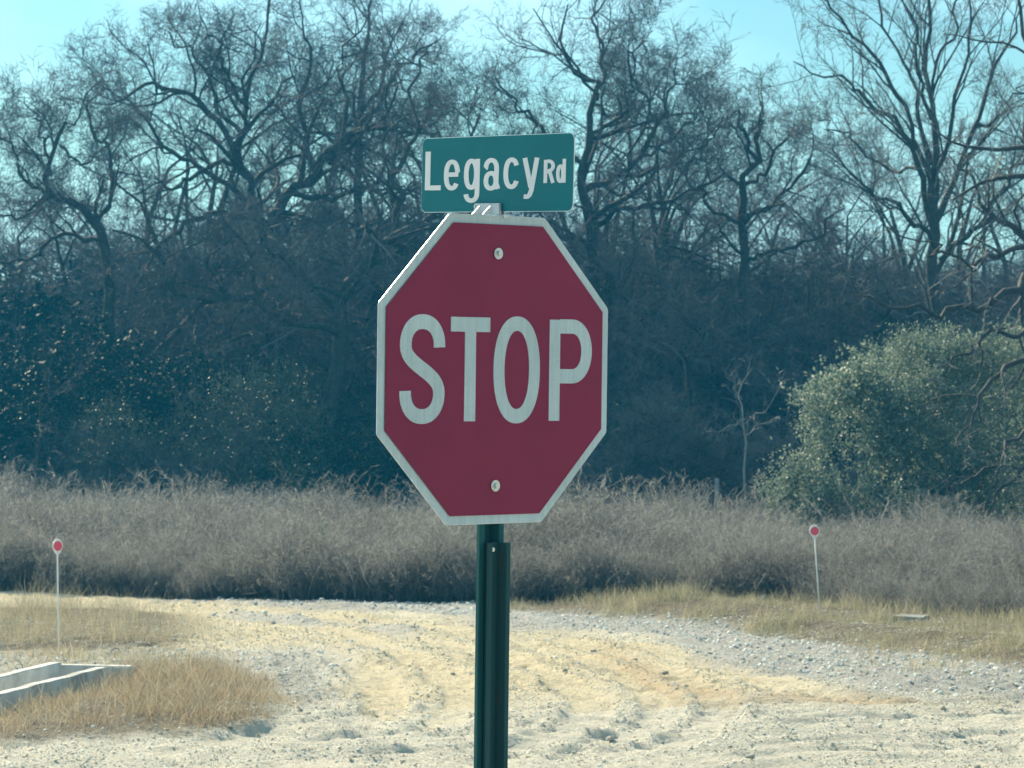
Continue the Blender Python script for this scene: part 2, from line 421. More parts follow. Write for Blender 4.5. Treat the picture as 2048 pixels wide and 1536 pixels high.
tm_ = N(t, 'ShaderNodeMix'); tm_.data_type = 'RGBA'; tm_.blend_type = 'MULTIPLY'; tm_.inputs[0].default_value = 1
t.links.new(c, tm_.inputs[6]); t.links.new(trp.outputs[0], tm_.inputs[7]); c = tm_.outputs[2]
t.links.new(c, b.inputs['Base Color'])
b.inputs['Roughness'].default_value = 0.95; b.inputs['Specular IOR Level'].default_value = 0.2
bp = N(t, 'ShaderNodeBump'); bp.inputs['Strength'].default_value = 1.0; bp.inputs['Distance'].default_value = 0.05
t.links.new(tex(34, 7, .72), bp.inputs['Height'])
bp0 = N(t, 'ShaderNodeBump'); bp0.inputs['Strength'].default_value = 0.9; bp0.inputs['Distance'].default_value = 0.03
t.links.new(tno.outputs[0], bp0.inputs['Height']); t.links.new(bp0.outputs[0], bp.inputs['Normal'])
t.links.new(bp.outputs[0], b.inputs['Normal'])
ground = mobj('ground', gme, m)
tag(ground, kind='structure')

# ------------------------------------------------------------------ instancing of uncountable stuff
def scatter(name, sources, pts, rot, scl, idx, label, cat):
    col = bpy.data.collections.new(name + '_kinds')
    for i, me in enumerate(sources):
        o = bpy.data.objects.new('%s_kind_%d' % (name, i), me); col.objects.link(o)
    pm = bpy.data.meshes.new(name); n = len(pts)
    pm.vertices.add(n); pm.vertices.foreach_set('co', np.asarray(pts, np.float32).ravel())
    a = pm.attributes.new('rot', 'FLOAT_VECTOR', 'POINT'); a.data.foreach_set('vector', np.asarray(rot, np.float32).ravel())
    a = pm.attributes.new('scl', 'FLOAT_VECTOR', 'POINT'); a.data.foreach_set('vector', np.asarray(scl, np.float32).ravel())
    a = pm.attributes.new('pick', 'INT', 'POINT'); a.data.foreach_set('value', np.asarray(idx, np.int32))
    ob = bpy.data.objects.new(name, pm); link(ob)
    g = bpy.data.node_groups.new(name, 'GeometryNodeTree')
    g.interface.new_socket('Geometry', in_out='INPUT', socket_type='NodeSocketGeometry')
    g.interface.new_socket('Geometry', in_out='OUTPUT', socket_type='NodeSocketGeometry')
    gi = g.nodes.new('NodeGroupInput'); go = g.nodes.new('NodeGroupOutput')
    iop = g.nodes.new('GeometryNodeInstanceOnPoints')
    ci = g.nodes.new('GeometryNodeCollectionInfo'); ci.inputs[0].default_value = col
    ci.inputs['Separate Children'].default_value = True; ci.inputs['Reset Children'].default_value = True
    def attr(nm, ty):
        q = g.nodes.new('GeometryNodeInputNamedAttribute'); q.data_type = ty; q.inputs[0].default_value = nm
        return q.outputs[0]
    g.links.new(gi.outputs[0], iop.inputs['Points']); g.links.new(ci.outputs[0], iop.inputs['Instance'])
    iop.inputs['Pick Instance'].default_value = True
    g.links.new(attr('pick', 'INT'), iop.inputs['Instance Index'])
    g.links.new(attr('rot', 'FLOAT_VECTOR'), iop.inputs['Rotation'])
    g.links.new(attr('scl', 'FLOAT_VECTOR'), iop.inputs['Scale'])
    g.links.new(iop.outputs[0], go.inputs[0])
    md = ob.modifiers.new('scatter', 'NODES'); md.node_group = g
    tag(ob, label, cat, kind='stuff')
    return ob

# ---- branching growth, all branches of one level at a time
def norm(v): return v / np.maximum(np.linalg.norm(v, axis=-1, keepdims=True), 1e-9)
def grow(P0, D0, L, R0, steps, wig, up, taper=0.35, rs=RS):
    n = len(P0); pts = np.zeros((n, steps + 1, 3)); pts[:, 0] = P0
    d = norm(D0.copy()); seg = (L / steps)[:, None]
    for k in range(steps):
        d = norm(d + rs.normal(0, wig, (n, 3)) + np.array([0, 0, up]))
        pts[:, k + 1] = pts[:, k] + d * seg
    rad = R0[:, None] * np.linspace(1, taper, steps + 1)[None]
    return pts, rad
def spawn(pts, rad, nch, t0, ang, lr, rr, rs=RS, lengths=None, tcurve=.45):
    n, k1, _ = pts.shape
    if lengths is None: lengths = np.linalg.norm(np.diff(pts, axis=1), axis=2).sum(1)
    t = (t0 + (1 - t0) * (np.arange(nch)[None] + rs.rand(n, nch)) / nch) * (k1 - 1)
    i = np.minimum(t.astype(int), k1 - 2); f = (t - i)[..., None]
    r_ = np.arange(n)[:, None]
    p = pts[r_, i] * (1 - f) + pts[r_, i + 1] * f
    d = norm(pts[r_, i + 1] - pts[r_, i])
    rd = rad[r_, i] * (1 - f[..., 0]) + rad[r_, i + 1] * f[..., 0]
    ax = norm(np.cross(d, rs.normal(0, 1, d.shape)))
    a = np.radians(rs.uniform(ang[0], ang[1], (n, nch)))[..., None]
    nd = d * np.cos(a) + ax * np.sin(a)
    tt = t / (k1 - 1)
    Ls = lengths[:, None] * lr * (1 - tcurve * tt) * rs.uniform(.6, 1.35, (n, nch))
    return p.reshape(-1, 3), nd.reshape(-1, 3), Ls.ravel(), np.minimum(rd * rr, rd * .9).ravel()
def tubes(pts, rad, sides):
    n, k1, _ = pts.shape
    tg = np.empty_like(pts); tg[:, 1:-1] = pts[:, 2:] - pts[:, :-2]; tg[:, 0] = pts[:, 1] - pts[:, 0]; tg[:, -1] = pts[:, -1] - pts[:, -2]
    tg = norm(tg)
    ref = np.where(np.abs(tg[:, :1, 2:3]) > .8, np.array([1., 0, 0]), np.array([0, 0, 1.]))
    u = norm(np.cross(tg, np.broadcast_to(ref, tg.shape))); w = np.cross(tg, u)
    a = np.arange(sides) / sides * 2 * math.pi
    V = pts[:, :, None] + rad[:, :, None, None] * (u[:, :, None] * np.cos(a)[None, None, :, None] + w[:, :, None] * np.sin(a)[None, None, :, None])
    V = V.reshape(-1, 3)
    ids = np.arange(n * k1 * sides).reshape(n, k1, sides)
    A = ids[:, :-1]; B = ids[:, 1:]
    F = np.stack([A, np.roll(A, -1, 2), np.roll(B, -1, 2), B], -1).reshape(-1, 4)
    return V, F
def flats(pts, rad, rs=RS):
    n, k1, _ = pts.shape
    tg = norm(pts[:, -1] - pts[:, 0]); sd_ = norm(np.cross(tg, rs.normal(0, 1, (n, 3))))[:, None] * rad[..., None] * 1.25
    V = np.stack([pts + sd_, pts - sd_], 2).reshape(-1, 3); ids = np.arange(n * k1 * 2).reshape(n, k1, 2)
    return V, np.stack([ids[:, :-1, 0], ids[:, 1:, 0], ids[:, 1:, 1], ids[:, :-1, 1]], -1).reshape(-1, 4)
def merge(parts):
    Vs, Fs, o = [], [], 0
    for V, F in parts:
        Vs.append(V); Fs.append(F + o); o += len(V)
    return np.concatenate(Vs), np.concatenate(Fs)
def smooth_line(pl, n):
    """resample a list of points with radii (x,y,z,r) by Catmull-Rom"""
    pl = np.array(pl, float); m_ = len(pl)
    ext = np.vstack([2 * pl[0] - pl[1], pl, 2 * pl[-1] - pl[-2]])
    out = []
    for q in np.linspace(0, m_ - 1, n):
        i = min(int(q), m_ - 2); f = q - i
        p0, p1, p2, p3 = ext[i], ext[i + 1], ext[i + 2], ext[i + 3]
        out.append(.5 * ((2 * p1) + (-p0 + p2) * f + (2 * p0 - 5 * p1 + 4 * p2 - p3) * f * f + (-p0 + 3 * p1 - 3 * p2 + p3) * f ** 3))
    return np.array(out)

def tree_meshes(name, limbs, seed, levels, wig=.22, up=.03, knots=20):
    """limbs: list of [(x,y,z,r),...]; levels: list of (children, t0, angle, length ratio, radius ratio, steps, sides, min/max length)"""
    rs = np.random.RandomState(seed)
    Lp = np.stack([smooth_line(l, knots) for l in limbs]); Lp[..., 3] *= .70
    pts = Lp[..., :3].copy(); rad = np.maximum(Lp[..., 3], .004)
    kn = rs.normal(0, .05, pts.shape); kn = kn + .6 * np.roll(kn, 1, 1); kn[:, :2] *= .3
    pts += kn * np.linspace(.5, 1, pts.shape[1])[None, :, None]
    rad = rad * (1 + rs.normal(0, .06, rad.shape))
    thick = [tubes(pts, rad, 9)]
    thin = []
    for li, (nch, t0, ang, lr, rr, steps, sides, lim) in enumerate(levels):
        P0, D0, Ls, R0 = spawn(pts, rad, nch, t0, ang, lr, rr, rs)
        Ls = np.clip(Ls, *lim); R0 = np.clip(R0, .0028, .06)
        if li >= 1: R0 = np.minimum(R0, [.022, .012, .0065, .0045][min(li - 1, 3)])
        pts, rad = grow(P0, D0, Ls, R0, steps, wig * (1, .85, .55, .4, .4)[li], up, rs=rs)
        (thick if li == 0 else thin).append(flats(pts, rad * 1.1, rs) if li == len(levels) - 1 else tubes(pts, rad, sides))
    V, F = merge(thick); tm = np_mesh(name + '_trunk', V, F, True); tm.materials.append(M_bark)
    V, F = merge(thin); cm = np_mesh(name + '_twigs', V, F, False)
    return tm, cm
def put_tree(kind, tm, cm, loc, rz=0, s=1.0, label='', group=None, twig=None, cat='tree'):
    e = empty(kind, loc, (0, 0, rz)); e.scale = (s, s, s)
    tag(e, label, cat, group)
    if twig is not None and len(cm.materials) == 0: cm.materials.append(twig)
    mobj('trunk', tm, None, e); mobj('branches', cm, None, e)
    return e
OAK = [(9, .12, (35, 80), .42, .62, 7, 5, (.4, 1.7)), (8, .15, (30, 70), .55, .6, 5, 3, (.3, 1.1)), (6, .15, (30, 70), .55, .6, 4, 3, (.18, .7)), (4, .2, (25, 65), .6, .7, 3, 3, (.12, .42))]
ASH = [(8, .12, (22, 45), .42, .55, 6, 5, (.5, 1.9)), (6, .15, (25, 45), .5, .6, 5, 3, (.3, 1.1)), (4, .15, (25, 50), .5, .6, 4, 3, (.2, .6)), (3, .2, (25, 50), .6, .7, 3, 3, (.12, .35))]

def from_photo(base_px, D, lines):
    """limbs drawn in photo coordinates with depth offsets and radii -> local coordinates of the tree's base"""
    gz = -0.75
    bx = (base_px - 1024) / FPX * D
    base = Vector((bx, D, gz)); out = []
    for ln in lines:
        l = []
        for (x, y, dy, r) in ln:
            p = P(x, y, D + dy) - base; l.append((p.x, p.y, p.z, r))
        out.append(l)
    return base, out

# ------------------------------------------------------------------ the trees one can tell apart
# great oak on the left
base, L = from_photo(545, 50, [
    [(545, 960, 0, .21), (550, 760, 0, .19), (556, 600, 0, .17), (550, 500, 0, .16), (545, 430, .1, .14)],
    [(545, 440, .1, .13), (575, 390, 0, .12), (640, 345, -.2, .11), (690, 280, -.3, .09), (770, 262, -.5, .06), (860, 285, -.8, .03), (930, 300, -1, .015)],
    [(552, 470, .1, .13), (505, 432, .3, .12), (497, 365, .3, .11), (474, 314, .3, .10), (488, 265, .2, .09), (492, 219, .2, .07), (506, 150, .2, .05), (525, 70, .1, .035), (545, -30, 0, .02)],
    [(474, 314, .3, .08), (440, 240, .2, .07), (378, 196, 0, .06), (319, 169, -.2, .05), (262, 185, -.5, .035), (215, 215, -.8, .02), (180, 200, -1, .01)],
    [(505, 432, .2, .09), (450, 428, 0, .07), (390, 440, -.3, .06), (335, 480, -.6, .045), (300, 520, -.9, .03), (260, 560, -1.2, .015)],
    [(560, 560, 0, .12), (500, 590, -.6, .09), (420, 600, -1.2, .07), (340, 570, -1.6, .05), (310, 500, -1.8, .04), (240, 470, -2, .02)],
    [(490, 400, .2, .07), (420, 340, .5, .06), (350, 310, .8, .05), (290, 250, 1.0, .035), (250, 190, 1.2, .02), (240, 130, 1.2, .01)],
    [(488, 273, .2, .06), (440, 210, .6, .05), (400, 130, .8, .035), (350, 80, 1, .02), (310, 60, 1, .01)],
    [(600, 370, -.1, .08), (610, 290, .3, .06), (600, 200, .5, .05), (620, 110, .6, .035), (600, 20, .6, .02), (610, -40, .6, .01)],
    [(660, 330, -.2, .06), (690, 220, .4, .05), (680, 140, .6, .04), (720, 60, .8, .02), (715, -30, .9, .01)],
    [(700, 272, -.3, .06), (760, 200, -.2, .05), (800, 130, 0, .035), (860, 90, .1, .02), (900, 100, .1, .01)],
    [(496, 219, .2, .05), (450, 150, -.3, .04), (440, 90, -.5, .03), (410, 40, -.6, .015)],
    [(590, 385, 0, .07), (660, 400, -.5, .06), (720, 372, -.8, .05), (790, 395, -1.1, .035), (850, 370, -1.3, .02)],
    [(480, 330, .3, .06), (430, 330, -.2, .05), (370, 370, -.7, .04), (300, 380, -1, .025), (240, 400, -1.2, .012)]])
tm, cm = tree_meshes('great_oak', L, 11, OAK, wig=.25)
put_tree('bare_oak', tm, cm, base, label='largest gnarled bare oak, thick black limbs spreading left of the street name sign', twig=M_twig)

# leaning oak whose limb curves in behind the stop sign
base, L = from_photo(672, 47, [
    [(665, 960, 0, .17), (662, 800, 0, .16), (672, 660, 0, .15), (690, 590, 0, .14), (735, 530, -.1, .12), (785, 480, -.2, .11), (840, 455, -.3, .10), (910, 448, -.4, .08), (990, 430, -.5, .05), (1060, 380, -.6, .02)],
    [(785, 482, -.2, .08), (800, 410, 0, .07), (790, 340, .2, .06), (830, 260, .3, .045), (820, 170, .4, .03), (850, 90, .4, .015)],
    [(735, 530, -.1, .07), (800, 505, .2, .06), (870, 488, .4, .05), (940, 470, .6, .03)],
    [(840, 455, -.3, .06), (900, 380, -.2, .05), (930, 300, 0, .04), (960, 230, 0, .025), (950, 160, 0, .012)],
    [(690, 590, 0, .07), (620, 560, -.4, .05), (560, 520, -.8, .035), (520, 450, -1, .02)]])
tm, cm = tree_meshes('leaning_oak', L, 12, OAK, wig=.24)
put_tree('bare_oak', tm, cm, base, label='leaning bare oak with a heavy limb curving right behind the octagonal sign', twig=M_twig)

# straight trunk between the two
base, L = from_photo(712, 53, [
    [(712, 980, 0, .14), (710, 700, 0, .13), (712, 500, 0, .12), (716, 330, 0, .10), (722, 180, 0, .07), (740, 60, 0, .04), (735, -50, 0, .02)],
    [(712, 400, 0, .06), (760, 350, .3, .05), (800, 290, .4, .04), (860, 230, .5, .02), (880, 150, .5, .01)],
    [(714, 360, 0, .05), (670, 300, .3, .04), (650, 200, .4, .03), (660, 120, .4, .015)],
    [(720, 230, 0, .05), (770, 150, -.3, .04), (790, 60, -.4, .02), (830, 0, -.4, .012)],
    [(712, 450, 0, .05), (660, 430, -.3, .04), (620, 440, -.6, .02)],
    [(716, 300, 0, .04), (760, 260, -.5, .035), (830, 250, -.9, .02), (880, 210, -1, .012)]])
tm, cm = tree_meshes('straight_oak', L, 13, OAK, wig=.24)
put_tree('bare_oak', tm, cm, base, label='bare oak with a straight upright trunk just left of the green name sign', twig=M_twig)

# far-left tree
base, L = from_photo(150, 48, [
    [(215, 960, 0, .15), (220, 700, 0, .13), (215, 520, 0, .12), (190, 445, 0, .10), (150, 412, -.1, .08), (105, 398, -.2, .06), (100, 350, -.2, .055), (112, 300, -.2, .05), (135, 255, -.2, .035), (170, 225, -.2, .02), (200, 180, -.2, .01)],
    [(105, 398, -.2, .05), (60, 370, -.3, .04), (30, 310, -.4, .03), (0, 260, -.4, .02), (-30, 230, -.4, .01)],
    [(102, 350, -.2, .04), (85, 280, 0, .035), (70, 220, 0, .02), (40, 190, 0, .01)],
    [(190, 445, 0, .06), (225, 380, .3, .05), (215, 300, .4, .04), (190, 240, .5, .03), (180, 170, .5, .012)],
    [(205, 480, 0, .06), (130, 470, .3, .05), (70, 500, .5, .04), (0, 520, .6, .03), (-80, 500, .7, .015)],
    [(120, 290, -.2, .03), (160, 330, -.5, .025), (220, 290, -.7, .015), (240, 230, -.8, .01)],
    [(100, 380, -.2, .04), (40, 430, -.5, .03), (-20, 420, -.8, .02), (-90, 380, -1, .01)]])
tm, cm = tree_meshes('left_oak', L, 14, [(9, .12, (35, 75), .3, .6, 6, 5, (.25, .8))] + OAK[1:], wig=.25)
put_tree('bare_oak', tm, cm, base, label='lower bare oak at the far left whose trunk bends over in an arch', twig=M_twig)

# spreading tree right of the name sign
base, L = from_photo(1195, 49, [
    [(1200, 980, 0, .16), (1195, 700, 0, .15), (1185, 520, 0, .13), (1168, 400, 0, .12), (1165, 320, 0, .10), (1190, 240, 0, .08), (1192, 160, 0, .055), (1140, 150, -.1, .045), (1120, 80, -.1, .03), (1135, 10, -.1, .015)],
    [(1192, 200, 0, .05), (1205, 110, .2, .04), (1195, 30, .2, .025), (1230, -50, .2, .012)],
    [(1168, 380, 0, .08), (1220, 350, .2, .07), (1278, 314, .3, .06), (1319, 245, .4, .05), (1346, 191, .4, .035), (1346, 110, .4, .015)],
    [(1220, 350, .2, .05), (1290, 345, -.3, .045), (1360, 310, -.5, .03), (1420, 280, -.6, .02), (1455, 240, -.6, .01)],
    [(1180, 460, 0, .07), (1250, 420, -.4, .06), (1330, 400, -.7, .045), (1400, 380, -.9, .03), (1450, 340, -1, .015)],
    [(1165, 330, 0, .06), (1110, 280, .3, .05), (1060, 230, .4, .04), (1010, 190, .4, .025), (980, 120, .4, .012)],
    [(1319, 245, .4, .035), (1280, 180, .2, .03), (1270, 110, .1, .02), (1310, 40, .1, .01)],
    [(1278, 314, .3, .04), (1350, 270, .6, .035), (1395, 220, .7, .02), (1400, 160, .7, .01)],
    [(1185, 500, 0, .06), (1120, 460, .4, .05), (1060, 420, .7, .03), (1010, 350, .8, .015)],
    [(1180, 270, 0, .05), (1240, 230, -.3, .04), (1260, 160, -.4, .03), (1250, 80, -.4, .015)]])
tm, cm = tree_meshes('spreading_oak', L, 15, OAK, wig=.2, up=.05)
put_tree('bare_oak', tm, cm, base, label='dense bare oak with arching branches rising right behind the green name sign', twig=M_twig)

# gnarled small tree
base, L = from_photo(1485, 50, [
    [(1495, 980, 0, .12), (1490, 700, 0, .11), (1484, 520, 0, .10), (1486, 430, 0, .09), (1488, 370, 0, .08), (1515, 320, 0, .06), (1520, 270, 0, .045), (1508, 235, 0, .025), (1515, 205, 0, .01)],
    [(1515, 322, 0, .05), (1490, 270, .1, .04), (1472, 232, .1, .02), (1490, 225, .1, .01)],
    [(1490, 370, 0, .05), (1540, 330, -.1, .04), (1570, 280, -.2, .025), (1590, 240, -.2, .01)],
    [(1486, 440, 0, .06), (1550, 400, .2, .05), (1600, 340, .3, .04), (1625, 280, .3, .02), (1610, 230, .3, .01)],
    [(1486, 450, 0, .05), (1430, 420, -.3, .04), (1390, 370, -.4, .025), (1375, 320, -.4, .012)],
    [(1484, 520, 0, .05), (1560, 500, -.4, .04), (1640, 470, -.6, .03), (1680, 410, -.6, .015)]])
SMALL = [(7, .2, (30, 70), .3, .55, 6, 5, (.25, .8)), (7, .15, (30, 70), .5, .6, 4, 3, (.2, .5)), (5, .15, (30, 70), .5, .6, 3, 3, (.12, .3)), (3, .2, (25, 65), .6, .7, 2, 3, (.08, .2))]
tm, cm = tree_meshes('gnarled_oak', L, 16, SMALL, wig=.3)
put_tree('bare_oak', tm, cm, base, label='short gnarled bare tree with a twisted top under the open patch of sky', twig=M_twig)

# tall open tree on the right with rising limbs
base, L = from_photo(1872, 46, [
    [(1885, 960, 0, .14), (1885, 700, 0, .13), (1878, 560, 0, .12), (1870, 460, 0, .11), (1868, 330, 0, .08), (1862, 210, 0, .06), (1858, 100, 0, .045), (1866, 0, 0, .03), (1860, -90, 0, .015)],
    [(1870, 462, 0, .08), (1835, 340, .2, .06), (1790, 250, .3, .05), (1720, 190, .4, .04), (1650, 150, .4, .025), (1590, 130, .4, .012)],
    [(1868, 420, 0, .06), (1830, 280, -.3, .05), (1775, 160, -.5, .04), (1700, 70, -.6, .03), (1640, -20, -.6, .015)],
    [(1866, 330, 0, .05), (1830, 190, .4, .04), (1790, 90, .5, .03), (1730, -20, .6, .02), (1700, -80, .6, .01)],
    [(1862, 240, 0, .045), (1835, 120, -.2, .035), (1825, 20, -.2, .025), (1800, -80, -.2, .01)],
    [(1872, 440, 0, .08), (1915, 350, .3, .06), (1950, 250, .4, .05), (1990, 140, .5, .035), (2040, 40, .5, .02), (2060, -60, .5, .01)],
    [(1872, 400, 0, .05), (1900, 260, -.3, .045), (1925, 120, -.4, .03), (1960, 0, -.4, .02), (1950, -90, -.4, .01)],
    [(1862, 200, 0, .04), (1890, 80, .3, .03), (1910, -30, .4, .02), (1905, -100, .4, .01)],
    [(1875, 500, 0, .06), (1820, 430, -.5, .05), (1750, 390, -.7, .035), (1690, 330, -.8, .02), (1650, 260, -.8, .01)],
    [(1880, 520, 0, .06), (1960, 450, -.4, .05), (2020, 350, -.6, .04), (2080, 260, -.7, .02)],
    [(1835, 340, .2, .04), (1760, 330, .8, .03), (1690, 270, 1, .02), (1640, 240, 1, .01)],
    [(1950, 250, .4, .035), (2020, 220, .2, .025), (2080, 160, .2, .012)]])
tm, cm = tree_meshes('tall_ash', L, 17, ASH, wig=.13, up=.05)
put_tree('bare_ash', tm, cm, base, label='tall open bare tree on the right with long limbs fanning upward', twig=M_twig_pale)

# tree at the right frame edge reaching in over the bush
base, L = from_photo(2120, 35.6, [
    [(2125, 1000, 0, .15), (2120, 800, 0, .14), (2130, 640, 0, .13), (2115, 500, 0, .11), (2080, 380, 0, .09), (2050, 260, 0, .07), (2060, 140, 0, .045), (2040, 40, 0, .03), (2050, -60, 0, .015)],
    [(2125, 600, 0, .07), (2060, 555, -.3, .06), (1980, 600, -.6, .05), (1900, 622, -.8, .04), (1800, 618, -1, .025), (1700, 590, -1.1, .012)],
    [(2120, 700, 0, .06), (2050, 720, -.5, .045), (1985, 760, -.9, .035), (1930, 830, -1.2, .02), (1900, 900, -1.3, .01)],
    [(2115, 520, 0, .06), (2040, 470, .3, .05), (1980, 420, .5, .04), (1940, 350, .6, .02), (1900, 300, .6, .01)],
    [(2120, 800, 0, .05), (2060, 850, -.4, .04), (2000, 910, -.8, .03), (1950, 960, -1, .02), (1900, 985, -1.1, .01)],
    [(2110, 480, 0, .05), (2030, 500, -.5, .045), (1950, 520, -.8, .03), (1870, 500, -1, .02), (1800, 470, -1, .01)],
    [(2120, 640, 0, .05), (2050, 660, -.6, .04), (1960, 680, -1, .03), (1880, 720, -1.3, .015)],
    [(2120, 900, 0, .04), (2060, 930, -.4, .03), (2000, 985, -.7, .02), (1960, 1010, -.8, .01)]])
tm, cm = tree_meshes('edge_tree', L, 18, [(6, .2, (30, 70), .36, .6, 6, 5, (.3, 1.1)), (5, .15, (30, 65), .5, .6, 5, 3, (.2, .7)), (4, .2, (30, 65), .5, .6, 4, 3, (.12, .4))], wig=.22, up=-.02)
put_tree('bare_tree', tm, cm, base, label='bare tree at the right edge drooping pale branches over the evergreen bush', twig=M_twig_pale)

# ------------------------------------------------------------------ more bare trees behind, two shapes repeated
def generic(seed, hgt, nl):
    rs = np.random.RandomState(seed); limbs = []
    limbs.append([(0, 0, 0, .15), (rs.normal(0, .1), 0, hgt * .2, .13), (rs.normal(0, .15), rs.normal(0, .15), hgt * .4, .11), (rs.normal(0, .3), rs.normal(0, .3), hgt * .65, .07), (rs.normal(0, .4), rs.normal(0, .4), hgt * .9, .03), (rs.normal(0, .5), 0, hgt, .01)])
    for i in range(nl):
        a = i * 2.4 + rs.rand(); z0 = hgt * rs.uniform(.15, .55); r = rs.uniform(1.3, 2.6)
        z1 = z0 + rs.uniform(.1, .45) * hgt
        limbs.append([(0, 0, z0, .07), (math.cos(a) * r * .35, math.sin(a) * r * .35, z0 + (z1 - z0) * .3, .055), (math.cos(a + .2) * r * .7, math.sin(a + .2) * r * .7, z0 + (z1 - z0) * .75 + rs.normal(0, .15), .035), (math.cos(a - .1) * r, math.sin(a - .1) * r, z1, .012)])
    return tree_meshes('wood_tree%d' % seed, limbs, seed, OAK, wig=.25, knots=10)
G1 = generic(31, 7.6, 9); G2 = generic(32, 6.6, 10); G3 = generic(33, 5.2, 11)
for g_ in (G1, G2, G3): g_[1].materials.append(M_twig)
back = [(-110, 56, 0, .95), (40, 60, 2, .85), (300, 57, 1, 1.0), (410, 61, 0, 1.1), (620, 58, 1, 1.22), (820, 55, 0, 1.08), (900, 60, 1, 1.18),
        (1010, 56, 2, 1.25), (1090, 60, 0, 1.12), (1290, 57, 1, .98), (1380, 60, 2, 1.05), (1430, 55, 1, .82), (1570, 57, 2, .98), (1640, 54, 1, .80),
        (1730, 58, 0, .82), (1800, 52, 2, 1.05), (1980, 57, 0, 1.1), (2040, 50, 1, 1.12), (2200, 55, 0, 1.1), (-260, 52, 1, .85), (2380, 52, 1, 1.1), (480, 54, 2, 1.2), (770, 50, 2, .95), (1340, 51, 2, .85), (1690, 50, 2, .82), (1950, 53, 2, 1.2)]
for i in range(14): back.append((1190 + i * 45, random.uniform(50, 60), random.choice((0, 1, 2)), .8))
for i in range(40):
    x = -300 + i * 70 + random.uniform(-35, 35)
    open_ = 1230 < x < 1760
    back.append((x, random.uniform(49, 62), random.choice((1, 2, 2)), random.uniform(.62, .8) if open_ else random.uniform(.8, 1.08)))
def skyline(x): return float(np.interp(x, [-200, 0, 100, 200, 300, 400, 600, 850, 950, 1050, 1100, 1300, 1400, 1480, 1600, 1700, 1800, 2100], [330, 330, 310, 260, 190, 130, 110, 140, 250, 220, 150, 150, 300, 320, 310, 290, 270, 190]))
def place_words(x):
    return ('behind the arched tree at the far left' if x < 260 else 'behind the largest gnarled oak' if x < 640 else 'behind the two road signs' if x < 1180 else
            'below the open patch of sky, right of the signs' if x < 1620 else 'behind the tall fanning tree and the big bush')
def bare_zone(x): return 'bare twiggy tree ' + place_words(x), 'bare trees ' + place_words(x)
for i, (x, D, k, s) in enumerate(back):
    s = (2.2 + (768 - skyline(x)) / FPX * D) / (7.6, 6.6, 5.2)[k] * random.uniform(.82, 1.0)
    g_ = (G1, G2, G3)[k]
    put_tree('bare_tree', g_[0], g_[1], ((x - 1024) / FPX * D, D, -.8), random.uniform(0, 6.28), s,
             *bare_zone(x))

# ------------------------------------------------------------------ evergreen foliage
def leaf_cloud(name, lobes, nleaf, size, seed, mat, shell=.55, sprig=12, droop=0.0, hole=.3):
    """lobes: (x,y,z,rx,ry,rz). Sprigs of small leaves through each lobe, denser near its skin."""
    rs = np.random.RandomState(seed)
    lob = np.array(lobes, float); vol = lob[:, 3] * lob[:, 4] * lob[:, 5]; vol = vol ** .67; vol /= vol.sum()
    ns = nleaf // sprig
    li = rs.choice(len(lob), ns, p=vol)
    d = norm(rs.normal(0, 1, (ns, 3))); r = shell + (1.06 - shell) * rs.rand(ns) ** .6
    c = lob[li, :3] + d * lob[li, 3:6] * r[:, None]
    # knock holes with noise
    keep = (vnoise(c[:, 0] * 2.0 + 50, c[:, 2] * 2.0 + c[:, 1] * 1.7 + 50, seed) * .6 + .4 * vnoise(c[:, 0] * 6 + 50, c[:, 2] * 6 + c[:, 1] * 4 + 50, seed + 1)) > hole
    c = c[keep]; d = d[keep]; ns = len(c)
    ax = norm(d + rs.normal(0, .6, (ns, 3)) + np.array([0, 0, .35 - droop]))
    tpos = rs.rand(ns, sprig) * (.16 + .16 * (rs.rand(ns, 1) > .85))
    o = c[:, None] + ax[:, None] * tpos[..., None] + rs.normal(0, .018, (ns, sprig, 3))
    o = o.reshape(-1, 3); n = len(o)
    la = norm(np.repeat(ax, sprig, 0) * .5 + rs.normal(0, .7, (n, 3)))
    lb = norm(np.cross(la, rs.normal(0, 1, (n, 3))))
    sz = (size * rs.uniform(.55, 1.3, n) * (.7 + .7 * vnoise(o[:, 0] * 1.7 + 9, o[:, 2] * 1.7 + 9, seed + 5)))[:, None]
    V = np.stack([o, o + la * sz * .5 + lb * sz * .28, o + la * sz, o + la * sz * .5 - lb * sz * .28], 1).reshape(-1, 3)
    F = np.arange(n * 4).reshape(n, 4)
    me = np_mesh(name, V, F); me.materials.append(mat)
    return me
def stems_mesh(name, n, hgt, spread, seed, r=.02):
    rs = np.random.RandomState(seed)
    P0 = np.zeros((n, 3)); P0[:, :2] = rs.normal(0, .12, (n, 2))
    a = rs.rand(n) * 6.28; D0 = np.stack([np.cos(a) * spread, np.sin(a) * spread, np.ones(n)], 1)
    p, rd = grow(P0, D0, np.full(n, hgt) * rs.uniform(.7, 1.1, n), np.full(n, r), 7, .12, .03, rs=rs)
    parts = [tubes(p, rd, 5)]
    Q = spawn(p, rd, 7, .2, (30, 60), .35, .5, rs); p2, r2 = grow(*Q, 4, .2, .02, rs=rs)
    parts.append(tubes(p2, r2, 3))
    V, F = merge(parts); me = np_mesh(name, V, F, True); me.materials.append(M_bark)
    return me
ST = stems_mesh('shrub_stems', 6, 1.9, .3, 5)
def shrub(kind, lm, loc, rz, s, label, group=None, st=ST):
    e = empty(kind, loc, (0, 0, rz)); e.scale = s if isinstance(s, tuple) else (s, s, s)
    tag(e, label, 'shrub', group)
    mobj('stems', st, None, e); mobj('foliage', lm, None, e)
    return e
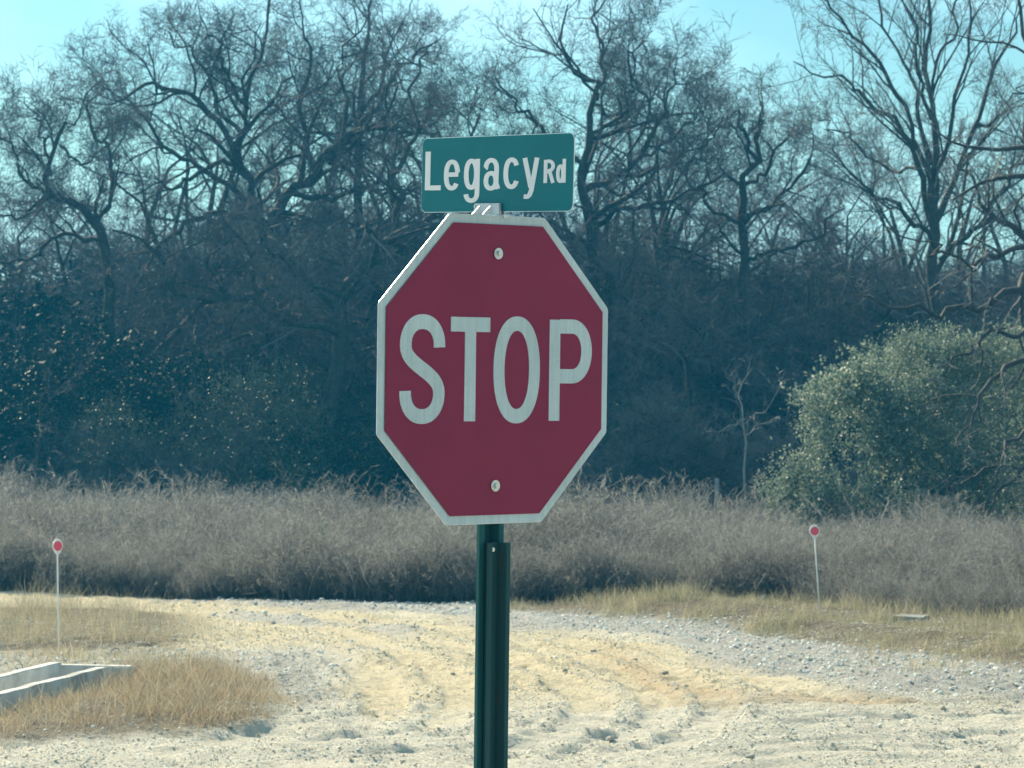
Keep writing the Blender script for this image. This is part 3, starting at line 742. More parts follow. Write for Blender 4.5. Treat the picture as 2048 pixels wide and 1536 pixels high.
# the big rounded bush on the right, D about 37 m; local base at px 1790
Db = 37.0; bxx = (1790 - 1024) / FPX * Db; bz = float(height(np.array([bxx]), np.array([Db]))[0])
def lobe(x, y, dy, rx, ry=None, rz=None):
    p = P(x, y, Db + dy); k = Db / FPX
    return (p.x - bxx, dy, p.z - bz, rx * k, (ry or rx) * k, (rz or rx) * k)
lobes = [lobe(1790, 900, 0, 190, 170, 210), lobe(1665, 930, -.3, 105, 110, 120), lobe(1620, 1010, -.4, 75, 80, 70), lobe(1700, 820, -.2, 95, 100, 85),
         lobe(1790, 760, .1, 100, 100, 80), lobe(1600, 950, -.3, 50, 60, 45), lobe(1830, 830, -.6, 85, 90, 95), lobe(1900, 900, -.3, 120, 120, 140),
         lobe(1700, 1010, -.6, 90, 80, 70), lobe(1880, 760, .3, 110, 110, 90), lobe(1775, 985, -.8, 55, 60, 60), lobe(1990, 870, .3, 130, 120, 170), lobe(2080, 850, .6, 120, 120, 190), lobe(1960, 740, .5, 100, 100, 80), lobe(1570, 1030, -.2, 32, 40, 30), lobe(2000, 700, .8, 70, 90, 45), lobe(2150, 780, .8, 110, 100, 120)]
rsb = np.random.RandomState(77)
core = list(lobes)
for i in range(120):
    q = core[rsb.randint(len(core))]; dv = norm(rsb.normal(0, 1, 3)); dv[1] = -abs(dv[1]) * .8
    rr = rsb.uniform(.10, .26)
    lobes.append((q[0] + dv[0] * q[3] * 1.0, q[1] + dv[1] * q[4] * 1.0, max(.1, q[2] + dv[2] * q[5] * 1.0), rr * 1.2, rr, rr * .75))
lobes = [(a, b_, c_, d_ * (.86 if i < len(core) else 1), e_ * (.86 if i < len(core) else 1), f_ * (.86 if i < len(core) else 1)) for i, (a, b_, c_, d_, e_, f_) in enumerate(lobes)]
lm = leaf_cloud('yaupon_leaves', lobes, 150000, .041, 41, M_leaf, shell=.74, hole=.47)
shrub('evergreen_bush', lm, (bxx, Db, bz), 0, 1.0, 'large rounded grey-green evergreen bush with glinting leaves at the right')
# shrubs of the understory
def rnd_lobes(seed, n=9, w=1.1, h=2.2):
    rs = np.random.RandomState(seed); out = [(0, 0, h * .42, w * .75, w * .7, h * .42)]
    for i in range(n):
        a = rs.rand() * 6.28; z = rs.uniform(.12, .85) * h; rr = w * (.75 - .45 * z / h)
        q = rs.uniform(.28, .5) * w
        out.append((math.cos(a) * rr, math.sin(a) * rr, z, q, q, q * .8))
    return out
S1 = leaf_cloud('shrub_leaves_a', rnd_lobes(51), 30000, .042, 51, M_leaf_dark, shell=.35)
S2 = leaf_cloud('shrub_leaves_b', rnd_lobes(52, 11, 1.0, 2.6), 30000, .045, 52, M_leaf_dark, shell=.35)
S3 = leaf_cloud('shrub_leaves_c', rnd_lobes(53, 14, 1.15, 2.8), 24000, .027, 53, M_leaf_olive, shell=.5)
k = 0
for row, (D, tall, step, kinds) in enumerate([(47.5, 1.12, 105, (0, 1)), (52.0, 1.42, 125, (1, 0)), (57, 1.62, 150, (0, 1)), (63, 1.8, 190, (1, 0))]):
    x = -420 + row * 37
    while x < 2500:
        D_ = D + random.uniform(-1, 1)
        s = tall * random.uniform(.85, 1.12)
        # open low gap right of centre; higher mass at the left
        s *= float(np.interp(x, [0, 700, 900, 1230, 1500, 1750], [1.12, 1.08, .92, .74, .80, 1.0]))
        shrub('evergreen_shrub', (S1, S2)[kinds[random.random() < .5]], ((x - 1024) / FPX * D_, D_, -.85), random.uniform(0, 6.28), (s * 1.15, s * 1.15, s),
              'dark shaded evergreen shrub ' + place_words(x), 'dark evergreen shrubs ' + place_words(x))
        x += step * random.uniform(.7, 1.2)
for (x, D, s, lb) in [(440, 46.2, 1.02, 'olive-green leafy shrub in the shade below the largest oak'),
                  (560, 45.6, .92, 'olive-green shrub with loose open foliage left of the stop sign'),
                  (140, 46, .98, 'sunlit-topped green shrub low at the left of the wood'),
                  (330, 48, 1.12, 'tall olive shrub between the arched tree and the largest oak'),
                  (720, 47, .75, 'small leafy shrub tucked against the left side of the octagon'),
                  (1290, 46.8, .95, 'leafy shrub just right of the octagonal sign'),
                  (1240, 50, 1.2, 'tall thin-leaved shrub behind the right corner of the octagon'),
                  (1940, 43.5, 1.25, 'olive shrub behind the big bush, under the drooping bare branches'),
                  (2060, 42, 1.3, 'olive shrub at the right edge above the big bush'),
                  (1830, 46, 1.2, 'leafy shrub at the foot of the tall fanning tree'),
                  (500, 44.6, 1.12, 'tall loose olive-green shrub directly below the largest oak'), (250, 44.8, .9, 'low olive-green shrub between the far-left shrub and the oak'),
                  (640, 49, 1.1, 'leafy climber-covered shrub beside the leaning limb')]:
    shrub('leafy_shrub', S3, ((x - 1024) / FPX * D, D, -.7), random.uniform(0, 6.28), s, lb)

for (x, D, s_, lb) in [(90, 45, .50, 'thin bare sapling in the shade at the far left, above the left stake'), (400, 45, .62, 'twiggy bare sapling in front of the olive shrub left of centre'),
                      (1260, 44.5, .55, 'bare sapling against dark shade just right of the octagon'),
                      (1360, 45, .62, 'bare sapling midway between the octagon and the dead sapling'), (1600, 44, .5, 'bare sapling standing at the left flank of the big bush')]:
    put_tree('bare_sapling', G3[0], G3[1], ((x - 1024) / FPX * D, D, -.75), random.uniform(0, 6.28), s_, lb)
# dead sapling in front of the dark wood, left of the bush
base, L = from_photo(1487, 42, [
    [(1489, 1030, 0, .022), (1488, 930, 0, .02), (1490, 860, 0, .017), (1484, 810, 0, .012), (1492, 780, 0, .006)],
    [(1490, 870, 0, .012), (1450, 880, -.1, .01), (1415, 900, -.2, .006)],
    [(1490, 900, 0, .012), (1530, 885, .1, .009), (1560, 860, .1, .005)],
    [(1485, 830, 0, .01), (1465, 800, 0, .007), (1470, 775, 0, .004)],
    [(1490, 880, 0, .01), (1540, 840, -.2, .008), (1570, 800, -.2, .005)]])
tm, cm = tree_meshes('dead_sapling', L, 19, [(6, .2, (30, 70), .35, .5, 5, 3, (.15, .6)), (4, .2, (30, 60), .5, .6, 3, 3, (.1, .3))], wig=.25, knots=8)
tm.materials.clear(); tm.materials.append(M_dead)
base.z = float(height(np.array([base.x]), np.array([42.]))[0])
put_tree('dead_sapling', tm, cm, base, label='thin pale dead sapling in front of the dark wood, left of the big bush', twig=M_dead)

# old fence seen in front of the dark wood
fe = empty('field_fence', P(1480, 1040, 43.5)); fe.location.z = -.6
tag(fe, 'old wire fence with pale weathered posts, half hidden in weeds by the bush', 'fence')
def cyl(name, p0, p1, r, mat, parent=None, sides=8, smooth=True, r1=None):
    pts = np.array([[list(p0), list(p1)]], float); rad = np.array([[r, r if r1 is None else r1]])
    V, F = tubes(pts, rad, sides)
    me = poly_mesh(name, V, [tuple(f) for f in F.tolist()] + [tuple(range(sides))[::-1], tuple(range(sides, 2 * sides))], smooth)
    return mobj(name, me, mat, parent)
for fx in (1432, 1557):
    p = P(fx, 968, 43.5) - fe.location
    zt = P(fx, 955, 43.5).z + random.uniform(-.03, .03) - fe.location.z
    cyl('post', (p.x, p.y, -.1), (p.x + random.uniform(-.02, .02), p.y, zt), .03, M_dead, fe)
for yy in (966, 985):
    a = P(1300, yy, 43.47) - fe.location; b_ = P(1690, yy, 43.47) - fe.location
    cyl('wire', (a.x, a.y, a.z), (b_.x, b_.y, b_.z), .0022, M_bark, fe, 4)

# ------------------------------------------------------------------ weed field (stuff)
def weed_clump(seed, stems, hgt, lean=.35, sub=8, r=.0028, mat=M_brush):
    rs = np.random.RandomState(seed)
    P0 = np.zeros((stems, 3)); P0[:, :2] = rs.normal(0, .2, (stems, 2))
    a = rs.rand(stems) * 6.28; l = rs.rand(stems) * lean
    D0 = np.stack([np.cos(a) * l, np.sin(a) * l, np.ones(stems)], 1)
    p, rd = grow(P0, D0, hgt * rs.uniform(.5, 1.1, stems), np.full(stems, r), 5, .14, .02, .45, rs)
    parts = [flats(p, rd, rs)]
    Q = spawn(p, rd, sub, .2, (25, 65), .42, .75, rs); p2, r2 = grow(*Q, 3, .15, .05, .6, rs)
    parts.append(flats(p2, r2, rs))
    Q = spawn(p2, r2, 5, .2, (25, 75), .45, .85, rs); p3, r3 = grow(*Q, 2, .2, .05, .7, rs)
    parts.append(flats(p3, np.maximum(r3, .0016), rs))
    V, F = merge(parts); me = np_mesh('weed_clump', V, F); me.materials.append(mat)
    return me
weeds = [weed_clump(61 + i, 14, .80 + .07 * i, mat=(M_brush, M_brush, M_brush, M_brush, M_brush_dark)[i]) for i in range(5)]
n = 8000
bx_ = RS.uniform(-1, 1, n); by_ = 24 + 24.5 * RS.rand(n) ** 1.15
bx_ = bx_ * (by_ * .16 + 3.0)
px_, py_ = zone(bx_, by_)
keep = (py_ < brush_front(px_) - 2 + RS.normal(0, 2.2, n)) & (by_ < 47.5)
# front row is filled more densely
m_ = 1300
fx = RS.uniform(-900, 2900, m_); fr = brush_front(fx) - np.abs(RS.normal(0, 7, m_)) - 3
ex = np.array([gxy(a, b__) for a, b__ in zip(fx, fr)])
bx_ = np.concatenate([bx_[keep], ex[:, 0]]); by_ = np.concatenate([by_[keep], ex[:, 1]])
bz_ = height(bx_, by_)
hv = (.36 + .56 * fbm(bx_ * .55, by_ * .35, 201)) * (1 - .12 * sstep(30, 45, by_))
hv *= np.interp(zone(bx_, by_)[0], [0, 700, 1100, 2048], [1.17, 1.02, .96, .90]); hv += .28 * sstep(.62, .8, vnoise(bx_ * 1.6, by_ * .8, 207)) ; n = len(bx_)
hv *= .62 + .38 * sstep(0, 34, brush_front(zone(bx_, by_)[0]) - zone(bx_, by_)[1])
hv *= .93
sc = hv[:, None] * RS.uniform(.72, 1.12, (n, 1)) * np.array([[1.15, 1.15, 1.0]])
scatter('dry_weeds', weeds, np.stack([bx_, by_, bz_ - .02], 1), np.stack([RS.normal(0, .08, n), RS.normal(0, .08, n), RS.rand(n) * 6.28], 1), sc, RS.randint(0, 5, n),
        'dense grey-brown field of waist-high dry weeds between the road and the wood', 'weeds')

# taller single weeds sticking out of the field
for i, (x, D, h_) in enumerate([(108, 38, .95), (440, 37, 1.1), (270, 36, .85), (395, 39, .95), (655, 36, .9), (1440, 33, .8), (1700, 32, .85), (1775, 30, .8)]):
    me = weed_clump(80 + i, 3, h_, lean=.15, sub=9, r=.006)
    o = mobj('tall_weed', me)
    X = (x - 1024) / FPX * D
    o.location = (X, D, float(height(np.array([X]), np.array([float(D)]))[0]))
    tag(o, 'tall dry weed standing above the rest of the grey weed field', 'weed', 'taller weeds standing out of the field')

# ------------------------------------------------------------------ grasses (stuff)
def tuft(seed, nb, hgt, wdt=.0036, lean=.5, mat=M_straw, rad=.07, heads=False):
    rs = np.random.RandomState(seed)
    P0 = np.zeros((nb, 3)); P0[:, :2] = rs.normal(0, rad, (nb, 2))
    a = rs.rand(nb) * 6.28; l = rs.rand(nb) * lean
    D0 = np.stack([np.cos(a) * l, np.sin(a) * l, np.ones(nb)], 1)
    L = hgt * rs.uniform(.4, 1.15, nb)
    pts = np.zeros((nb, 4, 3)); pts[:, 0] = P0; d = norm(D0)
    for k in range(3):
        pts[:, k + 1] = pts[:, k] + d * (L / 3)[:, None]
        d = norm(d + np.stack([np.cos(a) * .25, np.sin(a) * .25, np.full(nb, -.22)], 1) * rs.rand(nb, 1) + rs.normal(0, .08, (nb, 3)))
    side = norm(np.cross(D0, rs.normal(0, 1, (nb, 3)))) * rs.uniform(.6, 1.3, (nb, 1))
    w = np.array([1, .9, .65, .12])[None, :, None] * wdt * .5
    A = pts + side[:, None] * w; B = pts - side[:, None] * w
    V = np.stack([A, B], 2).reshape(-1, 3)
    ids = np.arange(nb * 8).reshape(nb, 4, 2)
    F = np.stack([ids[:, :-1, 0], ids[:, 1:, 0], ids[:, 1:, 1], ids[:, :-1, 1]], -1).reshape(-1, 4)
    me = np_mesh('tuft', V, F); me.materials.append(mat)
    return me
def put_grass(name, kinds, n, sampler, dens, hs, label):
    x, y = sampler(n); px, py = zone(x, y)
    k = dens(px, py, x, y) > RS.rand(n); x, y = x[k], y[k]; n = len(x)
    z = height(x, y) - .01
    s = (RS.uniform(.6, 1.2, n) * hs(x, y))[:, None] * np.ones((1, 3))
    scatter(name, kinds, np.stack([x, y, z], 1), np.stack([RS.normal(0, .12, n), RS.normal(.0, .12, n), RS.rand(n) * 6.28], 1), s, RS.randint(0, len(kinds), n), label, 'grass')
def rect(x0, x1, y0, y1): return lambda n: (RS.uniform(x0, x1, n), RS.uniform(y0, y1, n))
not_trough = lambda x, y: 1 - ((np.abs(trough_uv(x, y)[1]) < .30) & (trough_uv(x, y)[0] > -.15))
put_grass('pale_grass', [tuft(90 + i, 14, .34 + .06 * i, lean=.9, rad=.1) for i in range(4)] + [tuft(95, 9, .6, mat=M_straw_green, lean=.5)], 8000, rect(-7.5, -1.9, 20.5, 26),
          lambda px, py, x, y: patch_back(px, py) * (.05 + .65 * sstep(.38, .6, fbm(x * 3, y * 3, 301))), lambda x, y: (.09 + .70 * fbm(x * 1.7, y * 1.7, 302)) * (.35 + .65 * patch_back(*zone(x, y))), 'tall pale dry grass on the bank behind the concrete trough')
put_grass('russet_grass', [tuft(100 + i, 18, .19, mat=M_rust_grass, lean=1.0, rad=.09) for i in range(3)] + [tuft(104 + i, 12, .24, mat=M_straw, lean=.9, rad=.09) for i in range(2)], 16000, rect(-6.5, -1.0, 14.8, 20.4),
          lambda px, py, x, y: patch_front(px, py) * (.08 + .8 * sstep(.35, .62, fbm(x * 3.2, y * 3.2, 311))) * not_trough(x, y), lambda x, y: (.05 + 1.2 * fbm(x * 2.6, y * 2.6, 312)) * (.4 + .6 * patch_front(*zone(x, y))), 'short golden and russet dry grass patch at the near left corner')
put_grass('verge_grass', [tuft(110 + i, 20, .22, mat=M_straw_green, lean=.8, rad=.09) for i in range(3)] + [tuft(114, 16, .28, mat=M_straw, lean=.8, rad=.09)], 15000, rect(-.6, 7.5, 18.5, 26.6),
          lambda px, py, x, y: sstep(-10, 3, grass_low(px) - py + 30 * (fbm(x * 1.5, y * 1.5, 325) - .48)) * sstep(-6, -1, py - brush_front(px)) * sstep(960, 1030, px) * (.08 + .85 * sstep(.34, .62, fbm(x * 3, y * 2.4, 321))), lambda x, y: .0 + 1.1 * fbm(x * 2.2, y * 1.6, 322), 'yellow-green verge grass between the gravel and the weeds on the right')
# thin scattered grass on the bare ground around the trough and the road edges
put_grass('sparse_grass', [tuft(120 + i, 12, .12, mat=(M_straw_green, M_straw, M_rust_grass)[i], lean=.9) for i in range(3)], 9000, rect(-6, 7, 15.5, 26.8),
          lambda px, py, x, y: (sstep(560, 420, px) * sstep(1195, 1300, py) * sstep(1480, 1440, py) * .5 * sstep(.35, .65, fbm(x * 2, y * 2, 331)) + sstep(1700, 1850, px) * sstep(1290, 1310, py) * sstep(1375, 1340, py) * sstep(.3, .6, fbm(x * 2, y * 2, 332)) * .7) * not_trough(x, y),
          lambda x, y: np.ones_like(x), 'sparse low tufts scattered on the stony ground beside the road')

# ------------------------------------------------------------------ gravel (stuff) and loose rocks
def stone(seed, mat, sub=1):
    import bmesh
    rs = np.random.RandomState(seed); bm = bmesh.new()
    bmesh.ops.create_icosphere(bm, subdivisions=sub, radius=1)
    ax = rs.uniform(.6, 1.1, 3)
    for v_ in bm.verts:
        q = 1 + rs.normal(0, .14)
        v_.co = Vector((v_.co.x * ax[0] * q, v_.co.y * ax[1] * q, v_.co.z * ax[2] * q * .75))
    me = bpy.data.meshes.new('stone'); bm.to_mesh(me); bm.free(); me.materials.append(mat)
    return me
def put_stones(name, mats, n, box, dens, size, label):
    x = RS.uniform(box[0], box[1], n); y = RS.uniform(box[2], box[3], n)
    px, py = zone(x, y); dn = dens(px, py, x, y)
    rh = rut_height(x, y); dn = dn * np.where(rh < -.003, .10, 1.0) * np.where(rh > .003, 1.8, 1.0)   # wheels sweep stones out of the ruts into windrows
    k = dn > RS.rand(n); x, y = x[k], y[k]; n = len(x)
    s = size[0] + (size[1] - size[0]) * RS.rand(n) ** 4.0
    z = height(x, y) + s * .1
    kinds = [stone(130 + i * 3 + j, m_) for i, m_ in enumerate(mats) for j in range(3)]
    scatter(name, kinds, np.stack([x, y, z], 1), np.stack([RS.rand(n) * .6, RS.rand(n) * .6, RS.rand(n) * 6.28], 1), s[:, None] * RS.uniform(.8, 1.2, (n, 3)), RS.randint(0, len(kinds), n), label, 'gravel')
def zone_grey(px, py, x, y):
    g = sstep(-6, 4, py - np.where(px > 960, grass_low(px), brush_front(px))) * sstep(-8, 12, gravel_low(px) - py) * (px > 330)
    p1 = np.exp(-((py - np.interp(px, [350, 600, 800, 900], [1222, 1245, 1262, 1270])) / 9) ** 2) * sstep(380, 500, px) * sstep(900, 780, px)
    p2 = sstep(0, 20, py - 1285) * sstep(0, 40, 1445 - py) * sstep(240, 330, px) * sstep(780, 620, px)
    p3 = sstep(1290, 1305, py) * sstep(1400, 1340, py) * sstep(420, 300, px)
    return np.clip(g + .5 * p1 + .6 * p2 + .5 * p3, 0, 1) * (.35 + fbm(x * 2, y * 2, 401)) * not_trough(x, y)
put_stones('grey_gravel', [M_stone_grey, M_stone_white], 60000, (-5.5, 6.5, 16, 27.2), zone_grey, (.005, .024), 'grey limestone gravel along the far and right edges of the road')
put_stones('road_gravel', [M_stone_white, M_stone_tan], 80000, (-4.5, 5.5, 14.6, 26.8), lambda px, py, x, y: (sstep(-20, 20, py - brush_front(px) - 8)) * sstep(.25, .75, fbm(x * 1.1, y * 1.6, 411)) * not_trough(x, y) * .8, (.003, .013), 'fine pale gravel strewn over the dirt road')
put_stones('road_grit', [M_stone_white, M_stone_white, M_stone_tan], 200000, (-4.2, 4.4, 14.6, 24), lambda px, py, x, y: sstep(-10, 20, py - brush_front(px) - 8) * sstep(.3, .6, fbm(x * 2.3, y * 3.6, 421)) * (1 - patch_front(px, py)) * not_trough(x, y), (.003, .009), 'loose grit covering the wheel tracks of the dirt road')
rocks = [stone(170 + i, M_clod, 2) for i in range(4)]
spots = [(840, 1340), (700, 1252), (825, 1264), (880, 1258), (898, 1266), (836, 1278), (905, 1350), (560, 1354), (624, 1354), (596, 1306), (680, 1356), (1076, 1354), (1130, 1345), (1330, 1340), (1290, 1352), (1220, 1475), (1325, 1482), (818, 1512), (806, 1526), (1045, 1434), (1372, 1362), (1780, 1385),
         (1640, 1465), (1885, 1420), (1795, 1478), (1955, 1530), (1760, 1440), (1460, 1490), (600, 1432), (615, 1438), (460, 1462), (398, 1458), (1600, 1322), (1270, 1318), (1185, 1302), (1420, 1308), (1540, 1374), (1500, 1520), (1400, 1505), (1700, 1510)]
for i, (x, y) in enumerate(spots):
    X, Y = gxy(x, y); s = random.uniform(.012, .024) * (1.5 if i in (28, 20, 24) else 1)
    o = mobj('rock', rocks[i % 4]); o.location = (X, Y, float(height(np.array([X]), np.array([Y]))[0]) + s * .25)
    o.scale = (s * random.uniform(1, 1.5), s, s * .8); o.rotation_euler = (0, 0, random.uniform(0, 6.28))
    tag(o, 'small loose rock lying on the pale dirt road', 'rock', 'loose rocks lying on the dirt road')

# ------------------------------------------------------------------ concrete trough
d = TR_B - TR_A; LT = float(np.hypot(*d)); ang = math.atan2(d[1], d[0])
tr = empty('concrete_trough', (TR_A[0], TR_A[1], 0), (0, 0, ang))
tag(tr, 'pale weathered concrete drainage trough with low side walls at the left', 'drain')
def box_mesh(name, x0, x1, y0, y1, z0, z1, bev=.006, zfun=None, segs=1):
    import bmesh
    bm = bmesh.new(); vs = []
    for i in range(segs + 1):
        x = x0 + (x1 - x0) * i / segs; dz = zfun(x) if zfun else 0
        vs.append([bm.verts.new(c) for c in ((x, y0, z0), (x, y1, z0), (x, y1, z1 + dz), (x, y0, z1 + dz))])
    for a, b_ in zip(vs[:-1], vs[1:]):
        for k in range(4): bm.faces.new((a[k], a[(k + 1) % 4], b_[(k + 1) % 4], b_[k]))
    bm.faces.new(vs[0][::-1]); bm.faces.new(vs[-1])
    bmesh.ops.recalc_face_normals(bm, faces=bm.faces)
    if bev: bmesh.ops.bevel(bm, geom=[e for e in bm.edges if e.calc_face_angle(0) > .6], offset=bev, segments=2, affect='EDGES')
    me = bpy.data.meshes.new(name); bm.to_mesh(me); bm.free(); return me
chip = lambda x: .004 * math.sin(x * 5) * math.sin(x * 13 + 1) - .05 * max(0, .35 - x) / .35
mobj('side_wall', box_mesh('side_wall', 0, LT, .19, .26, -.3, .115, zfun=chip, segs=40), M_conc, tr)
mobj('side_wall', box_mesh('side_wall', -.02, LT, -.26, -.19, -.3, .10, zfun=lambda x: .003 * math.sin(x * 4 + 2) * math.sin(x * 9), segs=40), M_conc, tr)
mobj('end_wall', box_mesh('end_wall', -.075, .002, -.257, .257, -.3, .085), M_conc, tr)
mobj('floor_slab', box_mesh('floor_slab', .002, LT - .01, -.188, .188, -.24, -.16, bev=0), M_conc, tr)
# far slab on the other side of the road
X, Y = gxy(1822, 1262)
M_conc_shade = noisy('shade_toned_concrete', [(0.3, (0.14, 0.15, 0.14)), (0.7, (0.30, 0.31, 0.30))], scale=12, detail=8, rough=0.9)  # slab's shade painted into its base colour, darker than the trough concrete
o = mobj('concrete_slab', box_mesh('concrete_slab', -.11, .11, -.12, .12, -.1, .05), M_conc_shade)
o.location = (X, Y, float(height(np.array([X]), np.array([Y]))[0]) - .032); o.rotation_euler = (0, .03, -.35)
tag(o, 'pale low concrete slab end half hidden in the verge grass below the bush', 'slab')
# litter
X, Y = gxy(1523, 1238)
o = mobj('paper_scrap', poly_mesh('paper_scrap', [(-.012, 0, 0), (.012, .005, .01), (.015, .01, .035), (-.009, -.01, .03), (.0, .02, .02)], [(0, 1, 4), (1, 2, 4), (2, 3, 4), (3, 0, 4)]), M_white_pl)
o.location = (X, Y - .1, float(height(np.array([X]), np.array([Y]))[0]) + .05)
tag(o, 'tiny white scrap of paper caught in the verge grass', 'litter')
# fallen pale sticks round the trough
for i, (x, y, l_, a) in enumerate([(135, 1304, .16, .9), (100, 1362, .12, 2.4), (222, 1340, .15, .3), (50, 1350, .12, 2.0), (178, 1365, .2, 1.5), (85, 1300, .15, .2)]):
    X, Y = gxy(x, y); rs = np.random.RandomState(300 + i)
    p, rd = grow(np.zeros((1, 3)), np.array([[math.cos(a), .2, abs(math.sin(a)) * .8 + .1]]), np.array([l_]), np.array([.006]), 5, .35, 0, rs=rs)
    V, F = tubes(p, rd, 5); o = mobj('dry_stick', np_mesh('dry_stick', V, F, True), M_dead)
    o.location = (X, Y, float(height(np.array([X]), np.array([Y]))[0]) + (.12 if i in (1, 2, 4) else 0))
    tag(o, 'crooked pale dry stick by the concrete trough', 'stick', 'pale dry sticks around the trough')

# ------------------------------------------------------------------ reflector stakes
M_refl = noisy('red_reflector', [(0.3, (0.62, 0.02, 0.07)), (0.7, (0.75, 0.035, 0.10))], scale=300, rough=0.3, spec=.8)
def disc_mesh(name, r, th, sides=28, extra=None):
    out = []
    for i in range(sides):
        a = 2 * math.pi * i / sides
        x, z = math.cos(a) * r, math.sin(a) * r
        if extra: x, z = extra(x, z, a)
        out.append((x, z))
    V = [(x, -th / 2, z) for x, z in out] + [(x, th / 2, z) for x, z in out]; n = sides
    F = [tuple(range(n)), tuple(range(2 * n - 1, n - 1, -1))] + [(i, i + n, (i + 1) % n + n, (i + 1) % n) for i in range(n)]
    return poly_mesh(name, V, F)
def tear(x, z, a):
    if z < 0 and abs(x) < .03: z = z - .022 * (1 - abs(x) / .03)
    if z > 0 and abs(x) < .02: z = z + .008
    return x, z
def stake(xb, yb, xt, yt, yaw, label):
    X, Y = gxy(xb, yb); zb = float(height(np.array([X]), np.array([Y]))[0])
    top = P(xt, yt, Y)
    e = empty('reflector_stake', (X, Y, zb))
    tag(e, label, 'marker', 'red reflector stakes beside the road')
    tx, tz = top.x - X, top.z - zb
    cyl('rod', (0, 0, -.1), (tx, 0, tz - .03), .0048, M_white_pl, e, 8)
    o = mobj('backing', disc_mesh('backing', .041, .006, extra=tear), M_white_pl, e); o.location = (tx, 0, tz); o.rotation_euler = (0, math.atan2(tx, tz), yaw)
    q = mobj('reflector', disc_mesh('reflector', .032, .005), M_refl, e)
    q.location = (tx + math.sin(yaw) * .0055, -math.cos(yaw) * .0055, tz); q.rotation_euler = (0, math.atan2(tx, tz), yaw)
stake(118, 1312, 115, 1092, math.radians(42), 'red round reflector on a thin white stake, the left one beside the concrete trough')
stake(1641, 1248, 1629, 1062, math.radians(12), 'red round reflector on a leaning white stake, the right one in the verge grass')

# ------------------------------------------------------------------ the signs
def sheeting(name, col, rough=.35, cell=True, vary=.05):
    m, t, b = mat_base(name)
    tc = N(t, 'ShaderNodeTexCoord')
    n = N(t, 'ShaderNodeTexNoise'); n.inputs['Scale'].default_value = 6; n.inputs['Detail'].default_value = 5
    t.links.new(tc.outputs['Object'], n.inputs[0])
    c0 = tuple(c * (1 - vary * 2) for c in col); c1 = tuple(min(1, c * (1 + vary)) for c in col)
    r = ramp(t, n.outputs[0], [(.3, c0), (.7, c1)])
    out = r.outputs[0]
    if cell:
        w = N(t, 'ShaderNodeTexVoronoi'); w.feature = 'DISTANCE_TO_EDGE'; w.inputs['Scale'].default_value = 260; w.inputs['Randomness'].default_value = .25
        t.links.new(tc.outputs['Object'], w.inputs[0])
        mr = N(t, 'ShaderNodeMapRange'); mr.inputs[1].default_value = .02; mr.inputs[2].default_value = .12; mr.inputs[3].default_value = .82; mr.inputs[4].default_value = 1
        t.links.new(w.outputs[0], mr.inputs[0])
        wm = N(t, 'ShaderNodeMapping'); wm.inputs['Scale'].default_value = (95, 1, 6); t.links.new(tc.outputs['Object'], wm.inputs[0])
        wn_ = N(t, 'ShaderNodeTexNoise'); wn_.inputs['Scale'].default_value = 1; wn_.inputs['Detail'].default_value = 3; t.links.new(wm.outputs[0], wn_.inputs[0])
        wr_ = ramp(t, wn_.outputs[0], [(.35, (.86, .87, .88)), (.65, (1, 1, 1))])
        wx = N(t, 'ShaderNodeMix'); wx.data_type = 'RGBA'; wx.blend_type = 'MULTIPLY'; wx.inputs[0].default_value = 1
        t.links.new(out, wx.inputs[6]); t.links.new(wr_.outputs[0], wx.inputs[7]); out = wx.outputs[2]
        mx = N(t, 'ShaderNodeMix'); mx.data_type = 'RGBA'; mx.blend_type = 'MULTIPLY'; mx.inputs[0].default_value = 1
        t.links.new(out, mx.inputs[6]); t.links.new(mr.outputs[0], mx.inputs[7]); out = mx.outputs[2]
    t.links.new(out, b.inputs['Base Color']); b.inputs['Roughness'].default_value = rough; b.inputs['Specular IOR Level'].default_value = .25
    n2 = N(t, 'ShaderNodeTexNoise'); n2.inputs['Scale'].default_value = 3.5; n2.inputs['Detail'].default_value = 2
    t.links.new(tc.outputs['Object'], n2.inputs[0])
    bp = N(t, 'ShaderNodeBump'); bp.inputs['Strength'].default_value = .25; bp.inputs['Distance'].default_value = .02
    t.links.new(n2.outputs[0], bp.inputs['Height']); t.links.new(bp.outputs[0], b.inputs['Normal'])
    return m
M_sign_red = sheeting('red_sheeting', (.215, .011, .05), .5, cell=False)
M_sign_white = sheeting('white_sheeting', (.53, .62, .64), .5)
M_sign_green = sheeting('green_sheeting', (.0, .15, .18), .5, cell=False)
M_letter_white = sheeting('white_letter_film', (.78, .76, .78), .35, cell=False, vary=.02)
M_alu = noisy('cast_aluminium', [(.3, (.42, .43, .45)), (.7, (.60, .61, .63))], scale=40, rough=.42, metallic=.7, bump=.2, bscale=200, bdist=.001)
M_zinc = noisy('zinc_bolt', [(.3, (.5, .5, .48)), (.7, (.72, .72, .70))], scale=60, rough=.38, metallic=.85)
M_alu_edge = noisy('bare_aluminium', [(.3, (.55, .56, .56)), (.7, (.75, .75, .75))], scale=30, rough=.35, metallic=.6)
